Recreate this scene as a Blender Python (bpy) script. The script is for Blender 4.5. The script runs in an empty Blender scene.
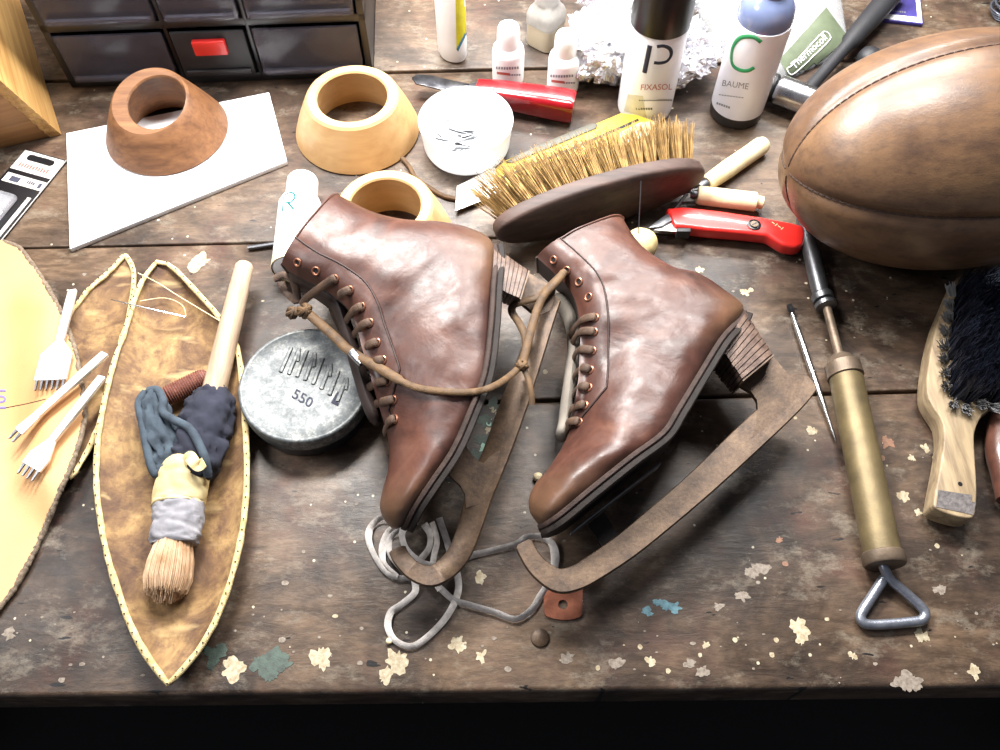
import bpy, bmesh, math, random
from mathutils import Vector, Matrix, noise
from mathutils.bvhtree import BVHTree
V = Vector
R = math.radians
PI = math.pi
rng = random.Random(7)
S = bpy.context.scene
COL = S.collection

# ---------------------------------------------------------------- camera numbers (hand-held phone over the bench)
H = 0.60
FPX = 850.0
TILT = R(30.2)
CT, ST = math.cos(TILT), math.sin(TILT)
CAM = V((0, 0, H))

def ray(px, py):
    dx, dy = (px - 500) / FPX, (375 - py) / FPX
    return V((dx, dy * CT + ST, dy * ST - CT))

def G(px, py, z=0.0):
    d = ray(px, py)
    return CAM + d * ((H - z) / -d.z)

def ppm(p):
    """pixels per metre at a world point"""
    r = p - CAM
    return FPX / (r.y * ST - r.z * CT)

# ---------------------------------------------------------------- mesh builder
class B:
    def __init__(s):
        s.v, s.f, s.m = [], [], []
    def add(s, vs, fs, m=0):
        o = len(s.v)
        s.v.extend(V(p) for p in vs)
        for f in fs:
            s.f.append([i + o for i in f]); s.m.append(m)
    def bvh(s):
        return BVHTree.FromPolygons(s.v, s.f)

ORG = {}
def link(o, parent):
    COL.objects.link(o)
    if parent is not None:
        o.parent = parent
def thing(name, label, cat, loc, group=None):
    o = bpy.data.objects.new(name, None)
    o.empty_display_size = 0.01
    COL.objects.link(o)
    o.location = loc
    ORG[o.name] = V(loc)
    tag(o, label, cat, group)
    return o
def tag(o, label, cat, group=None, kind=None):
    o['label'] = label; o['category'] = cat
    if group: o['group'] = group
    if kind: o['kind'] = kind
    return o
def build(b, name, mats, parent=None, smooth=True, ang=40, label=None, kind=None):
    if not isinstance(mats, (list, tuple)): mats = [mats]
    if parent is not None:
        org = ORG[parent.name]
    else:
        n = len(b.v)
        org = V((sum(p.x for p in b.v) / n, sum(p.y for p in b.v) / n, min(p.z for p in b.v)))
    me = bpy.data.meshes.new(name)
    me.from_pydata([p - org for p in b.v], [], b.f)
    for mt in mats: me.materials.append(mt)
    if len(mats) > 1: me.polygons.foreach_set('material_index', b.m)
    me.polygons.foreach_set('use_smooth', [smooth] * len(b.f))
    bm = bmesh.new(); bm.from_mesh(me)
    bmesh.ops.recalc_face_normals(bm, faces=bm.faces[:]); bm.to_mesh(me); bm.free()
    if smooth: me.set_sharp_from_angle(angle=R(ang))
    me.update()
    o = bpy.data.objects.new(name, me)
    link(o, parent)
    if parent is None: o.location = org
    ORG[o.name] = org
    if label: o['label'] = label
    if kind: o['kind'] = kind
    return o

def loft(b, rings, closed=True, cap0=True, cap1=True, m=0):
    n = len(rings[0]); vs = [p for r in rings for p in r]; fs = []
    for i in range(len(rings) - 1):
        for j in range(n if closed else n - 1):
            k = (j + 1) % n
            fs.append((i * n + j, i * n + k, (i + 1) * n + k, (i + 1) * n + j))
    if cap0: fs.append(tuple(range(n))[::-1])
    if cap1: fs.append(tuple((len(rings) - 1) * n + j for j in range(n)))
    b.add(vs, fs, m)

def cat(pts, n=6, closed=False):
    pts = [V(p) for p in pts]; out = []; N = len(pts)
    for i in range(N if closed else N - 1):
        if closed: p0, p1, p2, p3 = pts[i - 1], pts[i], pts[(i + 1) % N], pts[(i + 2) % N]
        else: p0, p1, p2, p3 = pts[max(i - 1, 0)], pts[i], pts[i + 1], pts[min(i + 2, N - 1)]
        for k in range(n):
            t = k / n
            out.append(0.5 * ((2 * p1) + (p2 - p0) * t + (2 * p0 - 5 * p1 + 4 * p2 - p3) * t * t + (3 * p1 - p0 - 3 * p2 + p3) * t ** 3))
    if not closed: out.append(pts[-1].copy())
    return out

def tube(b, pts, r, n=8, m=0, flat=1.0, up=None, cap=True, closed=False):
    """round or flattened tube; flat = size along 'up' over size across"""
    pts = [V(p) for p in pts]; N = len(pts); rings = []; prev = None
    for i, p in enumerate(pts):
        if closed: t = pts[(i + 1) % N] - pts[i - 1]
        else: t = pts[min(i + 1, N - 1)] - pts[max(i - 1, 0)]
        if t.length < 1e-9: t = V((1, 0, 0))
        t.normalize()
        if up is not None:
            u = up[i] if isinstance(up, list) else up
            u = V(u) - t * V(u).dot(t)
            if u.length < 1e-6: u = prev or t.orthogonal()
        else:
            u = (prev - t * prev.dot(t)) if prev is not None else (V((0, 0, 1)) - t * t.z)
            if u.length < 1e-6: u = t.orthogonal()
        u.normalize(); prev = u
        s = t.cross(u)
        rr = r[i] if isinstance(r, (list, tuple)) else r
        rings.append([p + s * (rr * math.cos(2 * PI * k / n)) + u * (rr * flat * math.sin(2 * PI * k / n)) for k in range(n)])
    if closed:
        rings.append(rings[0]); loft(b, rings, True, False, False, m)
    else:
        loft(b, rings, True, cap, cap, m)

def lathe(b, prof, M, n=32, m=0, cap0=True, cap1=True, sx=1.0, sy=1.0):
    loft(b, [[M @ V((r * math.cos(2 * PI * k / n) * sx, r * math.sin(2 * PI * k / n) * sy, z)) for k in range(n)] for r, z in prof], True, cap0, cap1, m)

def bmadd(b, bm, m=0):
    bm.verts.index_update()
    b.add([v.co.copy() for v in bm.verts], [[v.index for v in f.verts] for f in bm.faces], m); bm.free()

def prism(b, poly, ext, bev=0.0, m=0, seg=2):
    bm = bmesh.new()
    ext = V(ext)
    top = [bm.verts.new(V(p)) for p in poly]; bot = [bm.verts.new(V(p) + ext) for p in poly]
    n = len(poly)
    bm.faces.new(top); bm.faces.new(bot[::-1])
    for i in range(n):
        k = (i + 1) % n
        bm.faces.new((top[k], top[i], bot[i], bot[k]))
    bmesh.ops.recalc_face_normals(bm, faces=bm.faces[:])
    if bev > 0:
        es = [e for e in bm.edges if len(e.link_faces) == 2 and e.calc_face_angle(0) > R(28)]
        bmesh.ops.bevel(bm, geom=es, offset=bev, segments=seg, affect='EDGES', profile=0.5, clamp_overlap=True)
    bmadd(b, bm, m)

def rbox(b, M, sx, sy, sz, bev=0.0, m=0, seg=2):
    """box centred in x,y and standing on local z=0"""
    poly = [M @ V((x, y, 0)) for x, y in ((-sx / 2, -sy / 2), (sx / 2, -sy / 2), (sx / 2, sy / 2), (-sx / 2, sy / 2))]
    prism(b, poly, M.to_3x3() @ V((0, 0, sz)), bev, m, seg)

def frame(A, Bp, up=(0, 0, 1)):
    """matrix at A, X towards Bp, Z near up"""
    x = (V(Bp) - V(A)).normalized(); u = V(up)
    y = u.cross(x).normalized(); z = x.cross(y)
    M = Matrix((x, y, z)).transposed().to_4x4(); M.translation = V(A)
    return M
def zframe(A, Bp):
    """matrix at A with local Z towards Bp (for lathes)"""
    z = (V(Bp) - V(A)).normalized()
    x = z.orthogonal().normalized() if abs(z.z) > .95 else V((0, 0, 1)).cross(z).normalized()
    y = z.cross(x)
    M = Matrix((x, y, z)).transposed().to_4x4(); M.translation = V(A)
    return M
def T(p): return Matrix.Translation(V(p))
def RZ(a): return Matrix.Rotation(a, 4, 'Z')

def hit(bvh, px, py, eps=0.0):
    d = ray(px, py).normalized()
    loc, nor, i, t = bvh.ray_cast(CAM, d)
    if loc is None: return None, None
    if nor.dot(d) > 0: nor = -nor
    return loc + nor * eps, nor

def decal_text(b, txt, bvh, O, ex, ey, size, eps=0.00025, m=0, bold=0.0):
    """lettering laid on a surface: ex, ey are the pixel steps of one text unit"""
    c = bpy.data.curves.new('t', 'FONT'); c.body = txt; c.size = 1.0; c.resolution_u = 3; c.offset = bold
    o = bpy.data.objects.new('t', c); COL.objects.link(o)
    bpy.context.view_layer.update()
    me = bpy.data.meshes.new_from_object(o)
    vs = []; ok = []
    for v in me.vertices:
        x, y = v.co.x * size, v.co.y * size
        p, _ = hit(bvh, O[0] + ex[0] * x + ey[0] * y, O[1] + ex[1] * x + ey[1] * y, eps)
        ok.append(p is not None); vs.append(p if p is not None else V((0, 0, 0)))
    fs = [tuple(p.vertices) for p in me.polygons if all(ok[i] for i in p.vertices)]
    used = sorted({i for f in fs for i in f}); mp = {i: k for k, i in enumerate(used)}
    if fs: b.add([vs[i] for i in used], [[mp[i] for i in f] for f in fs], m)
    bpy.data.objects.remove(o); bpy.data.curves.remove(c); bpy.data.meshes.remove(me)

def decal_stroke(b, pts, bvh, r, m=0, sm=5, closed=False, flat=0.25, eps=0.0):
    px = cat([V((p[0], p[1], 0)) for p in pts], sm, closed) if len(pts) > 2 else [V((pts[0][0], pts[0][1], 0)).lerp(V((pts[1][0], pts[1][1], 0)), k / 4) for k in range(5)]
    P, N = [], []
    for q in px:
        p, nn = hit(bvh, q.x, q.y, r * flat * .5 + eps)
        if p is not None: P.append(p); N.append(nn)
    if len(P) > 1: tube(b, P, r, 8, m, flat, N, True, closed)

def decal_quad(b, q, bvh, nu=8, nv=8, eps=0.0003, m=0):
    g = {}; vs = []
    for i in range(nu + 1):
        for j in range(nv + 1):
            u, v = i / nu, j / nv
            x = (q[0][0] * (1 - u) + q[1][0] * u) * (1 - v) + (q[3][0] * (1 - u) + q[2][0] * u) * v
            y = (q[0][1] * (1 - u) + q[1][1] * u) * (1 - v) + (q[3][1] * (1 - u) + q[2][1] * u) * v
            p, _ = hit(bvh, x, y, eps)
            if p is not None: g[i, j] = len(vs); vs.append(p)
    fs = [(g[i, j], g[i + 1, j], g[i + 1, j + 1], g[i, j + 1]) for i in range(nu) for j in range(nv)
          if all(k in g for k in ((i, j), (i + 1, j), (i + 1, j + 1), (i, j + 1)))]
    if fs: b.add(vs, fs, m)

def hairs(b, base, d, L, spread, r, n, rad, m=0, seg=2, bend=0.0):
    """a tuft of single bristles"""
    d = V(d).normalized(); o1 = d.orthogonal().normalized(); o2 = d.cross(o1)
    for _ in range(n):
        a, q = rng.uniform(0, 2 * PI), math.sqrt(rng.random())
        off = (o1 * math.cos(a) + o2 * math.sin(a)) * q
        p0 = V(base) + off * rad
        dd = (d + off * spread + V((rng.uniform(-1, 1), rng.uniform(-1, 1), rng.uniform(-1, 1))) * spread * .35).normalized()
        l = L * rng.uniform(.82, 1.08)
        bd = V((rng.uniform(-1, 1), rng.uniform(-1, 1), rng.uniform(-1, 1))) * bend
        pts = [p0 + dd * (l * k / seg) + bd * (k / seg) ** 2 for k in range(seg + 1)]
        tube(b, pts, [r * (1 - .55 * k / seg) for k in range(seg + 1)], 3, m, cap=False)

# ---------------------------------------------------------------- materials
def srgb(c):
    return tuple((x / 12.92 if x <= .04045 else ((x + .055) / 1.055) ** 2.4) for x in (v / 255 for v in c)) + (1.0,)
class NT:
    def __init__(s, name):
        s.mat = bpy.data.materials.new(name); s.mat.use_nodes = True
        s.t = s.mat.node_tree; s.n = s.t.nodes; s.l = s.t.links
        s.p = s.n['Principled BSDF']
        s.co = s.n.new('ShaderNodeTexCoord').outputs['Object']
    def map(s, scale=(1, 1, 1), rot=(0, 0, 0), loc=(0, 0, 0)):
        k = s.n.new('ShaderNodeMapping'); s.l.new(s.co, k.inputs[0])
        k.inputs['Scale'].default_value = scale; k.inputs['Rotation'].default_value = rot; k.inputs['Location'].default_value = loc
        return k.outputs[0]
    def noise(s, sc, det=4, vec=None, rough=.55, dist=0):
        k = s.n.new('ShaderNodeTexNoise'); k.inputs['Scale'].default_value = sc; k.inputs['Detail'].default_value = det
        k.inputs['Roughness'].default_value = rough; k.inputs['Distortion'].default_value = dist
        s.l.new(vec if vec is not None else s.co, k.inputs['Vector']); return k.outputs['Fac']
    def voro(s, sc, vec=None, feat='F1'):
        k = s.n.new('ShaderNodeTexVoronoi'); k.inputs['Scale'].default_value = sc; k.feature = feat
        s.l.new(vec if vec is not None else s.co, k.inputs['Vector']); return k.outputs['Distance']
    def ramp(s, fac, stops):
        k = s.n.new('ShaderNodeValToRGB'); el = k.color_ramp.elements
        while len(el) < len(stops): el.new(.5)
        for e, (p, c) in zip(el, stops):
            e.position = p; e.color = c if len(c) == 4 else srgb(c)
        s.l.new(fac, k.inputs[0]); return k.outputs[0]
    def mix(s, fac, a, b, mode='MIX'):
        k = s.n.new('ShaderNodeMix'); k.data_type = 'RGBA'; k.blend_type = mode
        for sock, v in ((k.inputs[0], fac), (k.inputs[6], a), (k.inputs[7], b)):
            if isinstance(v, (int, float, tuple)): sock.default_value = v
            else: s.l.new(v, sock)
        return k.outputs[2]
    def math(s, op, a, b=0.0):
        k = s.n.new('ShaderNodeMath'); k.operation = op
        for sock, v in ((k.inputs[0], a), (k.inputs[1], b)):
            if isinstance(v, (int, float)): sock.default_value = v
            else: s.l.new(v, sock)
        return k.outputs[0]
    def attr(s, name):
        k = s.n.new('ShaderNodeAttribute'); k.attribute_name = name; return k.outputs['Fac']
    def col(s, v):
        i = s.p.inputs['Base Color']
        if isinstance(v, tuple): i.default_value = v
        else: s.l.new(v, i)
    def set(s, **kw):
        for k, v in kw.items():
            i = s.p.inputs[k.replace('_', ' ')]
            if isinstance(v, (int, float, tuple)): i.default_value = v
            else: s.l.new(v, i)
    def bump(s, h, strength=.3, dist=.001):
        k = s.n.new('ShaderNodeBump'); k.inputs['Strength'].default_value = strength; k.inputs['Distance'].default_value = dist
        s.l.new(h, k.inputs['Height']); s.l.new(k.outputs[0], s.p.inputs['Normal'])

def M_(name, c, rough=.5, metal=0.0, c2=None, ns=60, bs=None, bstr=.2, trans=0, bd=.001, coat=0, stretch=None, spec=.5, sss=0):
    t = NT(name)
    vec = t.map(stretch) if stretch else None
    c2 = c2 or tuple(int(x * .86) for x in c)
    t.col(t.mix(t.ramp(t.noise(ns, 5, vec), [(.35, (0, 0, 0, 1)), (.68, (1, 1, 1, 1))]), srgb(c), srgb(c2)))
    t.set(Roughness=rough, Metallic=metal)
    t.p.inputs['Specular IOR Level'].default_value = spec
    if trans: t.p.inputs['Transmission Weight'].default_value = trans
    if sss:
        t.p.inputs['Subsurface Weight'].default_value = sss; t.p.inputs['Subsurface Radius'].default_value = (1, 1, 1); t.p.inputs['Subsurface Scale'].default_value = .012
    if coat: t.p.inputs['Coat Weight'].default_value = coat
    t.bump(t.noise(bs or ns * 4, 4, vec), bstr, bd)
    return t.mat

def m_wood(name, light, dark, rough=.45, axis='X', sc=1.0, rings=30, bstr=.1, rz=0.0, lng=.12):
    t = NT(name)
    if rz: t.co = t.map((1, 1, 1), (0, 0, rz))
    st = {'X': (lng, 1, 1), 'Y': (1, lng, 1), 'Z': (1, 1, lng)}[axis]
    v = t.map(tuple(k * sc for k in st))
    g = t.noise(rings * 4, 6, v, .6, .6)
    f = t.noise(rings * 14, 3, v, .6, .2)
    q = t.math('ADD', t.math('MULTIPLY', g, .7), t.math('MULTIPLY', f, .3))
    t.col(t.ramp(q, [(.36, dark), (.64, light)]))
    t.set(Roughness=rough); t.bump(q, bstr, .0006)
    return t.mat

def m_bench():
    t = NT('old_bench_wood')
    v = t.map((.16, 1, 1))
    fine = t.noise(230, 8, t.map((.3, 1, 1)), .72, .4)
    grain = t.noise(60, 9, t.map((.28, 1, 1)), .7, 1.4)
    blot = t.noise(10, 6, None, .65, .6)
    blot2 = t.noise(23, 6, None, .65)
    q = t.math('ADD', t.math('MULTIPLY', grain, .55), t.math('MULTIPLY', fine, .45))
    base = t.ramp(q, [(.28, (46, 38, 33)), (.46, (86, 73, 62)), (.60, (112, 97, 84)), (.78, (140, 126, 110))])
    stain = t.ramp(blot, [(.36, (96, 90, 90)), (.5, (182, 172, 164)), (.64, (255, 242, 226))])
    base = t.mix(1.0, base, stain, 'MULTIPLY')
    red = t.ramp(blot2, [(.52, (0, 0, 0, 1)), (.72, (.38, .38, .38, 1))])
    base = t.mix(red, base, srgb((84, 46, 36)))
    dust = t.ramp(t.noise(45, 9, t.map((.6, 1, 1), (0, 0, .5)), .78), [(.53, (0, 0, 0, 1)), (.72, (.6, .6, .6, 1))])
    base = t.mix(dust, base, srgb((148, 138, 122)))
    # sparse flecks of old paint
    fk = t.voro(95, t.map((1, 1, .001)))
    fkm = t.math('MULTIPLY', t.math('LESS_THAN', fk, .1), t.math('GREATER_THAN', t.noise(17, 3), .56))
    base = t.mix(fkm, base, srgb((182, 172, 150)))
    pit = t.math('LESS_THAN', t.noise(120, 3, t.map((.35, 1, .01)), .5, .3), .30)
    base = t.mix(pit, base, srgb((18, 14, 13)))
    t.col(base)
    rr = t.ramp(blot2, [(.3, (.34, .34, .34, 1)), (.7, (.56, .56, .56, 1))])
    t.set(Roughness=rr); t.p.inputs['Specular IOR Level'].default_value = .45
    t.bump(q, .55, .0012)
    return t.mat

def m_boot():
    t = NT('brown_boot_leather')
    n1 = t.noise(22, 6, None, .6, .6); n2 = t.noise(140, 5, None, .65); n3 = t.noise(900, 3)
    base = t.ramp(n1, [(.28, (44, 27, 23)), (.48, (70, 43, 35)), (.62, (88, 56, 45)), (.78, (106, 74, 60))])
    base = t.mix(t.ramp(n2, [(.5, (0, 0, 0, 1)), (.8, (.45, .45, .45, 1))]), base, srgb((64, 34, 28)))
    w = t.attr('wear')
    wt = t.math('MULTIPLY', t.math('MINIMUM', w, 1.0), t.math('ADD', .35, n1))
    base = t.mix(wt, base, srgb((116, 88, 64)))
    dk = t.attr('scuff')
    base = t.mix(t.math('MULTIPLY', dk, t.math('ADD', .45, n2)), base, srgb((34, 28, 27)))
    t.col(base)
    t.set(Roughness=t.ramp(n2, [(.3, (.33, .33, .33, 1)), (.75, (.50, .50, .50, 1))]))
    t.p.inputs['Specular IOR Level'].default_value = .42
    t.bump(t.math('ADD', t.math('MULTIPLY', t.noise(30, 3, None, .5, 1.2), 1.3), t.math('ADD', t.math('MULTIPLY', n2, .35), t.math('MULTIPLY', n3, .06))), .35, .0014)
    return t.mat

def m_rust():
    t = NT('rusty_iron')
    n = t.noise(60, 8, None, .7); f = t.noise(400, 4, None, .7)
    t.col(t.ramp(t.math('ADD', t.math('MULTIPLY', n, .7), t.math('MULTIPLY', f, .3)), [(.34, (48, 37, 29)), (.5, (82, 64, 49)), (.66, (106, 86, 66))]))
    t.set(Roughness=.5, Metallic=.35); t.bump(f, .4, .0005)
    return t.mat

def m_hide():
    t = NT('scuffed_hide')
    n = t.noise(26, 7, None, .68, .6); k = t.noise(110, 6, None, .7)
    c = t.ramp(n, [(.34, (70, 48, 34)), (.48, (112, 84, 54)), (.6, (146, 116, 74)), (.74, (168, 142, 98))])
    c = t.mix(t.ramp(k, [(.48, (0, 0, 0, 1)), (.70, (.75, .75, .75, 1))]), c, srgb((74, 48, 36)))
    sc = t.noise(60, 3, t.map((.25, 1, 1), (0, 0, .9)), .5)
    c = t.mix(t.ramp(sc, [(.64, (0, 0, 0, 1)), (.72, (.5, .5, .5, 1))]), c, srgb((190, 164, 116)))
    t.col(c); t.set(Roughness=.8); t.bump(k, .5, .001); return t.mat
MAT = dict(
    bench=m_bench(),
    boot=m_boot(),
    rust=m_rust(),
    dark=M_('dark_grime', (16, 14, 15), .8),
    floor=M_('dark_floor', (12, 11, 14), .85),
    wallm=M_('workshop_wall', (96, 90, 84), .85, bstr=.1),
    sole=M_('black_sole_leather_and_shade', (26, 22, 20), .7, c2=(40, 33, 30), ns=90, bs=500, bstr=.35, spec=.25),
    welt=M_('dark_welt_leather', (44, 33, 29), .7, c2=(62, 48, 43), ns=140, bs=700, bstr=.4, spec=.25),
    thread=M_('dark_brown_thread', (52, 33, 28), .7, bstr=0),
    lift=M_('stacked_heel_leather', (74, 56, 48), .55, c2=(112, 92, 80), ns=120, bs=600, bstr=.5),
    lace=M_('brown_rawhide', (84, 62, 46), .72, c2=(58, 42, 32), ns=150, bs=900, bstr=.4),
    tanlace=M_('tan_rawhide', (98, 72, 42), .7, c2=(66, 48, 30), ns=130, bs=900, bstr=.4),
    whitelace=M_('grey_white_cotton', (214, 208, 202), .85, c2=(176, 168, 162), ns=200, bs=2200, bstr=.5),
    liner=M_('pale_felt', (142, 134, 124), .9, bs=900),
    tongue=M_('dark_tongue_leather', (48, 34, 30), .6, bs=500),
    steel=M_('bright_steel', (205, 205, 208), .25, 1.0, bs=800, bstr=.05),
    dsteel=M_('dull_steel', (120, 122, 126), .38, .9, bs=700, bstr=.15),
    brass=M_('worn_brass', (118, 103, 72), .52, .5, c2=(92, 80, 56), ns=50, bs=600, bstr=.12),
    collar=M_('oxidised_collar', (116, 100, 84), .5, .5, c2=(88, 76, 64), bs=500),
    copper=M_('copper_tag', (136, 82, 60), .45, .55, c2=(110, 62, 44), ns=100),
    eyelet=M_('copper_eyelet', (176, 120, 96), .35, .8),
    white=M_('white_plastic', (246, 246, 246), .4, c2=(240, 240, 241), bstr=.03),
    board=M_('white_cutting_board', (240, 240, 242), .45, c2=(230, 230, 234), bs=500, bstr=.06),
    cream=M_('cream_wood', (232, 216, 178), .5, c2=(214, 192, 148), ns=70, stretch=(1, 1, 1)),
    wax=M_('beeswax', (214, 192, 142), .5, c2=(196, 170, 116), ns=60, sss=0),
    red=M_('red_enamel', (206, 40, 34), .35, c2=(196, 34, 30), bstr=.03, coat=.3),
    dred=M_('crimson_lacquer', (140, 14, 24), .22, c2=(118, 9, 18), bstr=.03, coat=.6),
    black=M_('black_plastic', (22, 22, 25), .35, bstr=.05),
    blackgloss=M_('black_glossy_cap', (14, 15, 20), .3, bstr=.0),
    blackmatte=M_('black_rubber', (34, 34, 38), .55, bstr=.1),
    bluecap=M_('blue_grey_plastic', (120, 132, 164), .18, c2=(98, 110, 146), ns=20, bstr=.02, coat=.5),
    yellow=M_('yellow_plastic', (216, 190, 62), .4, bstr=.03),
    yellowlab=M_('yellow_label', (226, 214, 30), .45, bstr=.02),
    blue=M_('blue_print', (40, 120, 160), .5, bstr=.0),
    grey=M_('grey_inlay', (84, 82, 72), .5, bstr=.1),
    ink=M_(spec=.05, name='dark_ink', c=(70, 72, 84), rough=.7, bstr=.0),
    green=M_(spec=.05, name='green_ink', c=(70, 160, 104), rough=.7, bstr=.0),
    teal=M_(spec=.05, name='teal_ink', c=(40, 100, 104), rough=.7, bstr=.0),
    redink=M_(spec=.05, name='red_ink', c=(200, 110, 100), rough=.7, bstr=.0),
    greyink=M_(spec=.05, name='grey_ink', c=(150, 152, 160), rough=.7, bstr=.0),
    purple=M_('purple_cover', (70, 62, 140), .45, bstr=.02),
    purpleink=M_('purple_ink', (120, 110, 170), .6, bstr=.0),
    olive=M_('olive_label', (96, 106, 84), .5, bstr=.02),
    card=M_('pale_grey_card', (196, 190, 184), .5, bstr=.02),
    ironw=M_('nickel_steel', (236, 234, 230), .35, .45, bs=700, bstr=.05),
    bris=M_('tan_boar_bristle', (188, 156, 100), .55, c2=(126, 94, 54), ns=120, bstr=0),
    bristip=M_('dark_bristle_tip', (120, 92, 54), .5, bstr=0),
    brisd=M_('black_horsehair', (30, 34, 48), .45, c2=(22, 24, 34), bstr=0),
    brisp=M_('pale_bristle_root', (150, 150, 152), .6, bstr=0),
    brisl=M_('blond_bristle', (206, 178, 148), .5, c2=(172, 138, 104), ns=100, bstr=0),
    tuftw=M_('white_bristle', (150, 160, 180), .5, bstr=0),
    cloth=M_('slate_blue_jersey', (68, 80, 90), .95, c2=(42, 50, 60), ns=60, bs=1800, bstr=.6),
    clothd=M_('navy_jersey', (42, 44, 58), .95, c2=(28, 30, 42), ns=60, bs=1800, bstr=.6),
    sock=M_('light_grey_jersey', (150, 148, 152), .95, c2=(120, 120, 126), ns=90, bs=1800, bstr=.6),
    tape=M_('masking_tape', (206, 188, 140), .6, c2=(190, 170, 120), ns=50, bstr=.2),
    panel=m_hide(),
    paneledge=M_('raw_hide_edge', (214, 194, 146), .85, c2=(176, 152, 100), ns=220, bs=900, bstr=.6),
    tan=M_('veg_tan_leather', (198, 148, 98), .5, c2=(206, 162, 114), ns=10, bs=600, bstr=.12),
    suede=M_('grey_suede_edge', (132, 116, 98), .95, c2=(84, 70, 58), ns=400, bs=900, bstr=.8),
    ringl=m_wood('light_maple', (206, 170, 120), (186, 146, 96), .5, 'X', 1, 12, .05),
    ringd=m_wood('reddish_cherry', (136, 94, 60), (96, 62, 38), .55, 'X', 1, 26, .12),
    crate=m_wood('pine_board', (206, 166, 104), (160, 116, 64), .55, 'X', 1, 26, .12, R(-115.7), .035),
    crateend=m_wood('pine_end_grain', (206, 166, 96), (140, 100, 52), .6, 'Z', 1.4, 30, .2),
    cratef=m_wood('pine_front', (170, 126, 76), (132, 92, 52), .5, 'X', 1, 24, .12, R(-19), .04),
    brushw=m_wood('dark_beech', (84, 64, 56), (50, 37, 33), .6, 'X', 1, 20, .1),
    pale=m_wood('worn_pale_beech', (168, 148, 116), (114, 96, 74), .55, 'Y', 1, 26, .1),
    dowel=m_wood('old_dowel', (184, 162, 138), (140, 116, 94), .65, 'Y', 1, 26, .15),
    roll=M_('red_brown_thread', (120, 74, 60), .6, c2=(92, 52, 42), ns=200, bs=900, bstr=.5),
    bedge=M_('grey_worn_tip', (104, 98, 96), .7, c2=(70, 66, 66), ns=300, bs=600, bstr=.5),
    cream_liq=M_('cream_liquid_jar', (190, 178, 154), .3, c2=(182, 170, 146), bstr=.02),
)
def m_tin():
    t = NT('worn_black_tin')
    n = t.noise(70, 9, None, .75); k = t.noise(260, 6, None, .75)
    q = t.math('ADD', t.math('MULTIPLY', n, .5), t.math('MULTIPLY', k, .5))
    t.col(t.ramp(q, [(.38, (66, 70, 72)), (.5, (98, 102, 103)), (.58, (136, 137, 133)), (.68, (186, 183, 174))]))
    t.set(Roughness=.5, Metallic=.25); t.bump(q, .3, .0004)
    return t.mat
MAT['tin'] = m_tin()
def m_foil():
    t = NT('aluminium_foil'); t.col(srgb((236, 236, 240))); t.set(Roughness=.24, Metallic=.85)
    t.bump(t.noise(160, 4, None, .6, .4), .8, .003); return t.mat
MAT['foil'] = m_foil()
def m_clear(name, c, alpha, rough=.15):
    t = NT(name); t.col(srgb(c)); t.set(Roughness=rough)
    t.set(Alpha=t.ramp(t.noise(40, 5, None, .6), [(.35, (alpha * .75,) * 3 + (1,)), (.65, (min(1, alpha * 1.25),) * 3 + (1,))]))
    return t.mat
MAT['smoke'] = m_clear('smoky_drawer_plastic', (74, 72, 82), .5, .2)
MAT['film'] = m_clear('clear_film', (176, 178, 180), .42, .22)
MAT['frost'] = m_clear('frosted_plastic', (168, 164, 158), .72, .35)
MAT['blister'] = m_clear('clear_blister', (220, 220, 226), .22, .1)
def m_ball():
    t = NT('old_ball_leather')
    n1 = t.noise(14, 6, None, .6, .4); n2 = t.noise(90, 6, t.map((.4, 1, 1)), .7); n3 = t.noise(700, 3)
    c = t.ramp(n1, [(.3, (66, 48, 38)), (.5, (104, 78, 57)), (.7, (128, 98, 70))])
    c = t.mix(t.ramp(n2, [(.46, (0, 0, 0, 1)), (.72, (.7, .7, .7, 1))]), c, srgb((58, 42, 36)))
    t.col(c); t.set(Roughness=t.ramp(n2, [(.3, (.32, .32, .32, 1)), (.75, (.48, .48, .48, 1))]))
    t.bump(t.math('ADD', n2, t.math('MULTIPLY', n3, .3)), .35, .0009); return t.mat
MAT['ball'] = m_ball()
# ================================================================ SETTING
b = B(); M0 = T((0, .55, -.87)); rbox(b, M0, 3.2, 3.2, .02)
o = build(b, 'floor', MAT['floor'], smooth=False); o['kind'] = 'structure'
b = B(); rbox(b, T((0, 1.16, -.85)), 3.2, .05, 2.6)
o = build(b, 'wall_back', MAT['wallm'], smooth=False); o['kind'] = 'structure'

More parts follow.
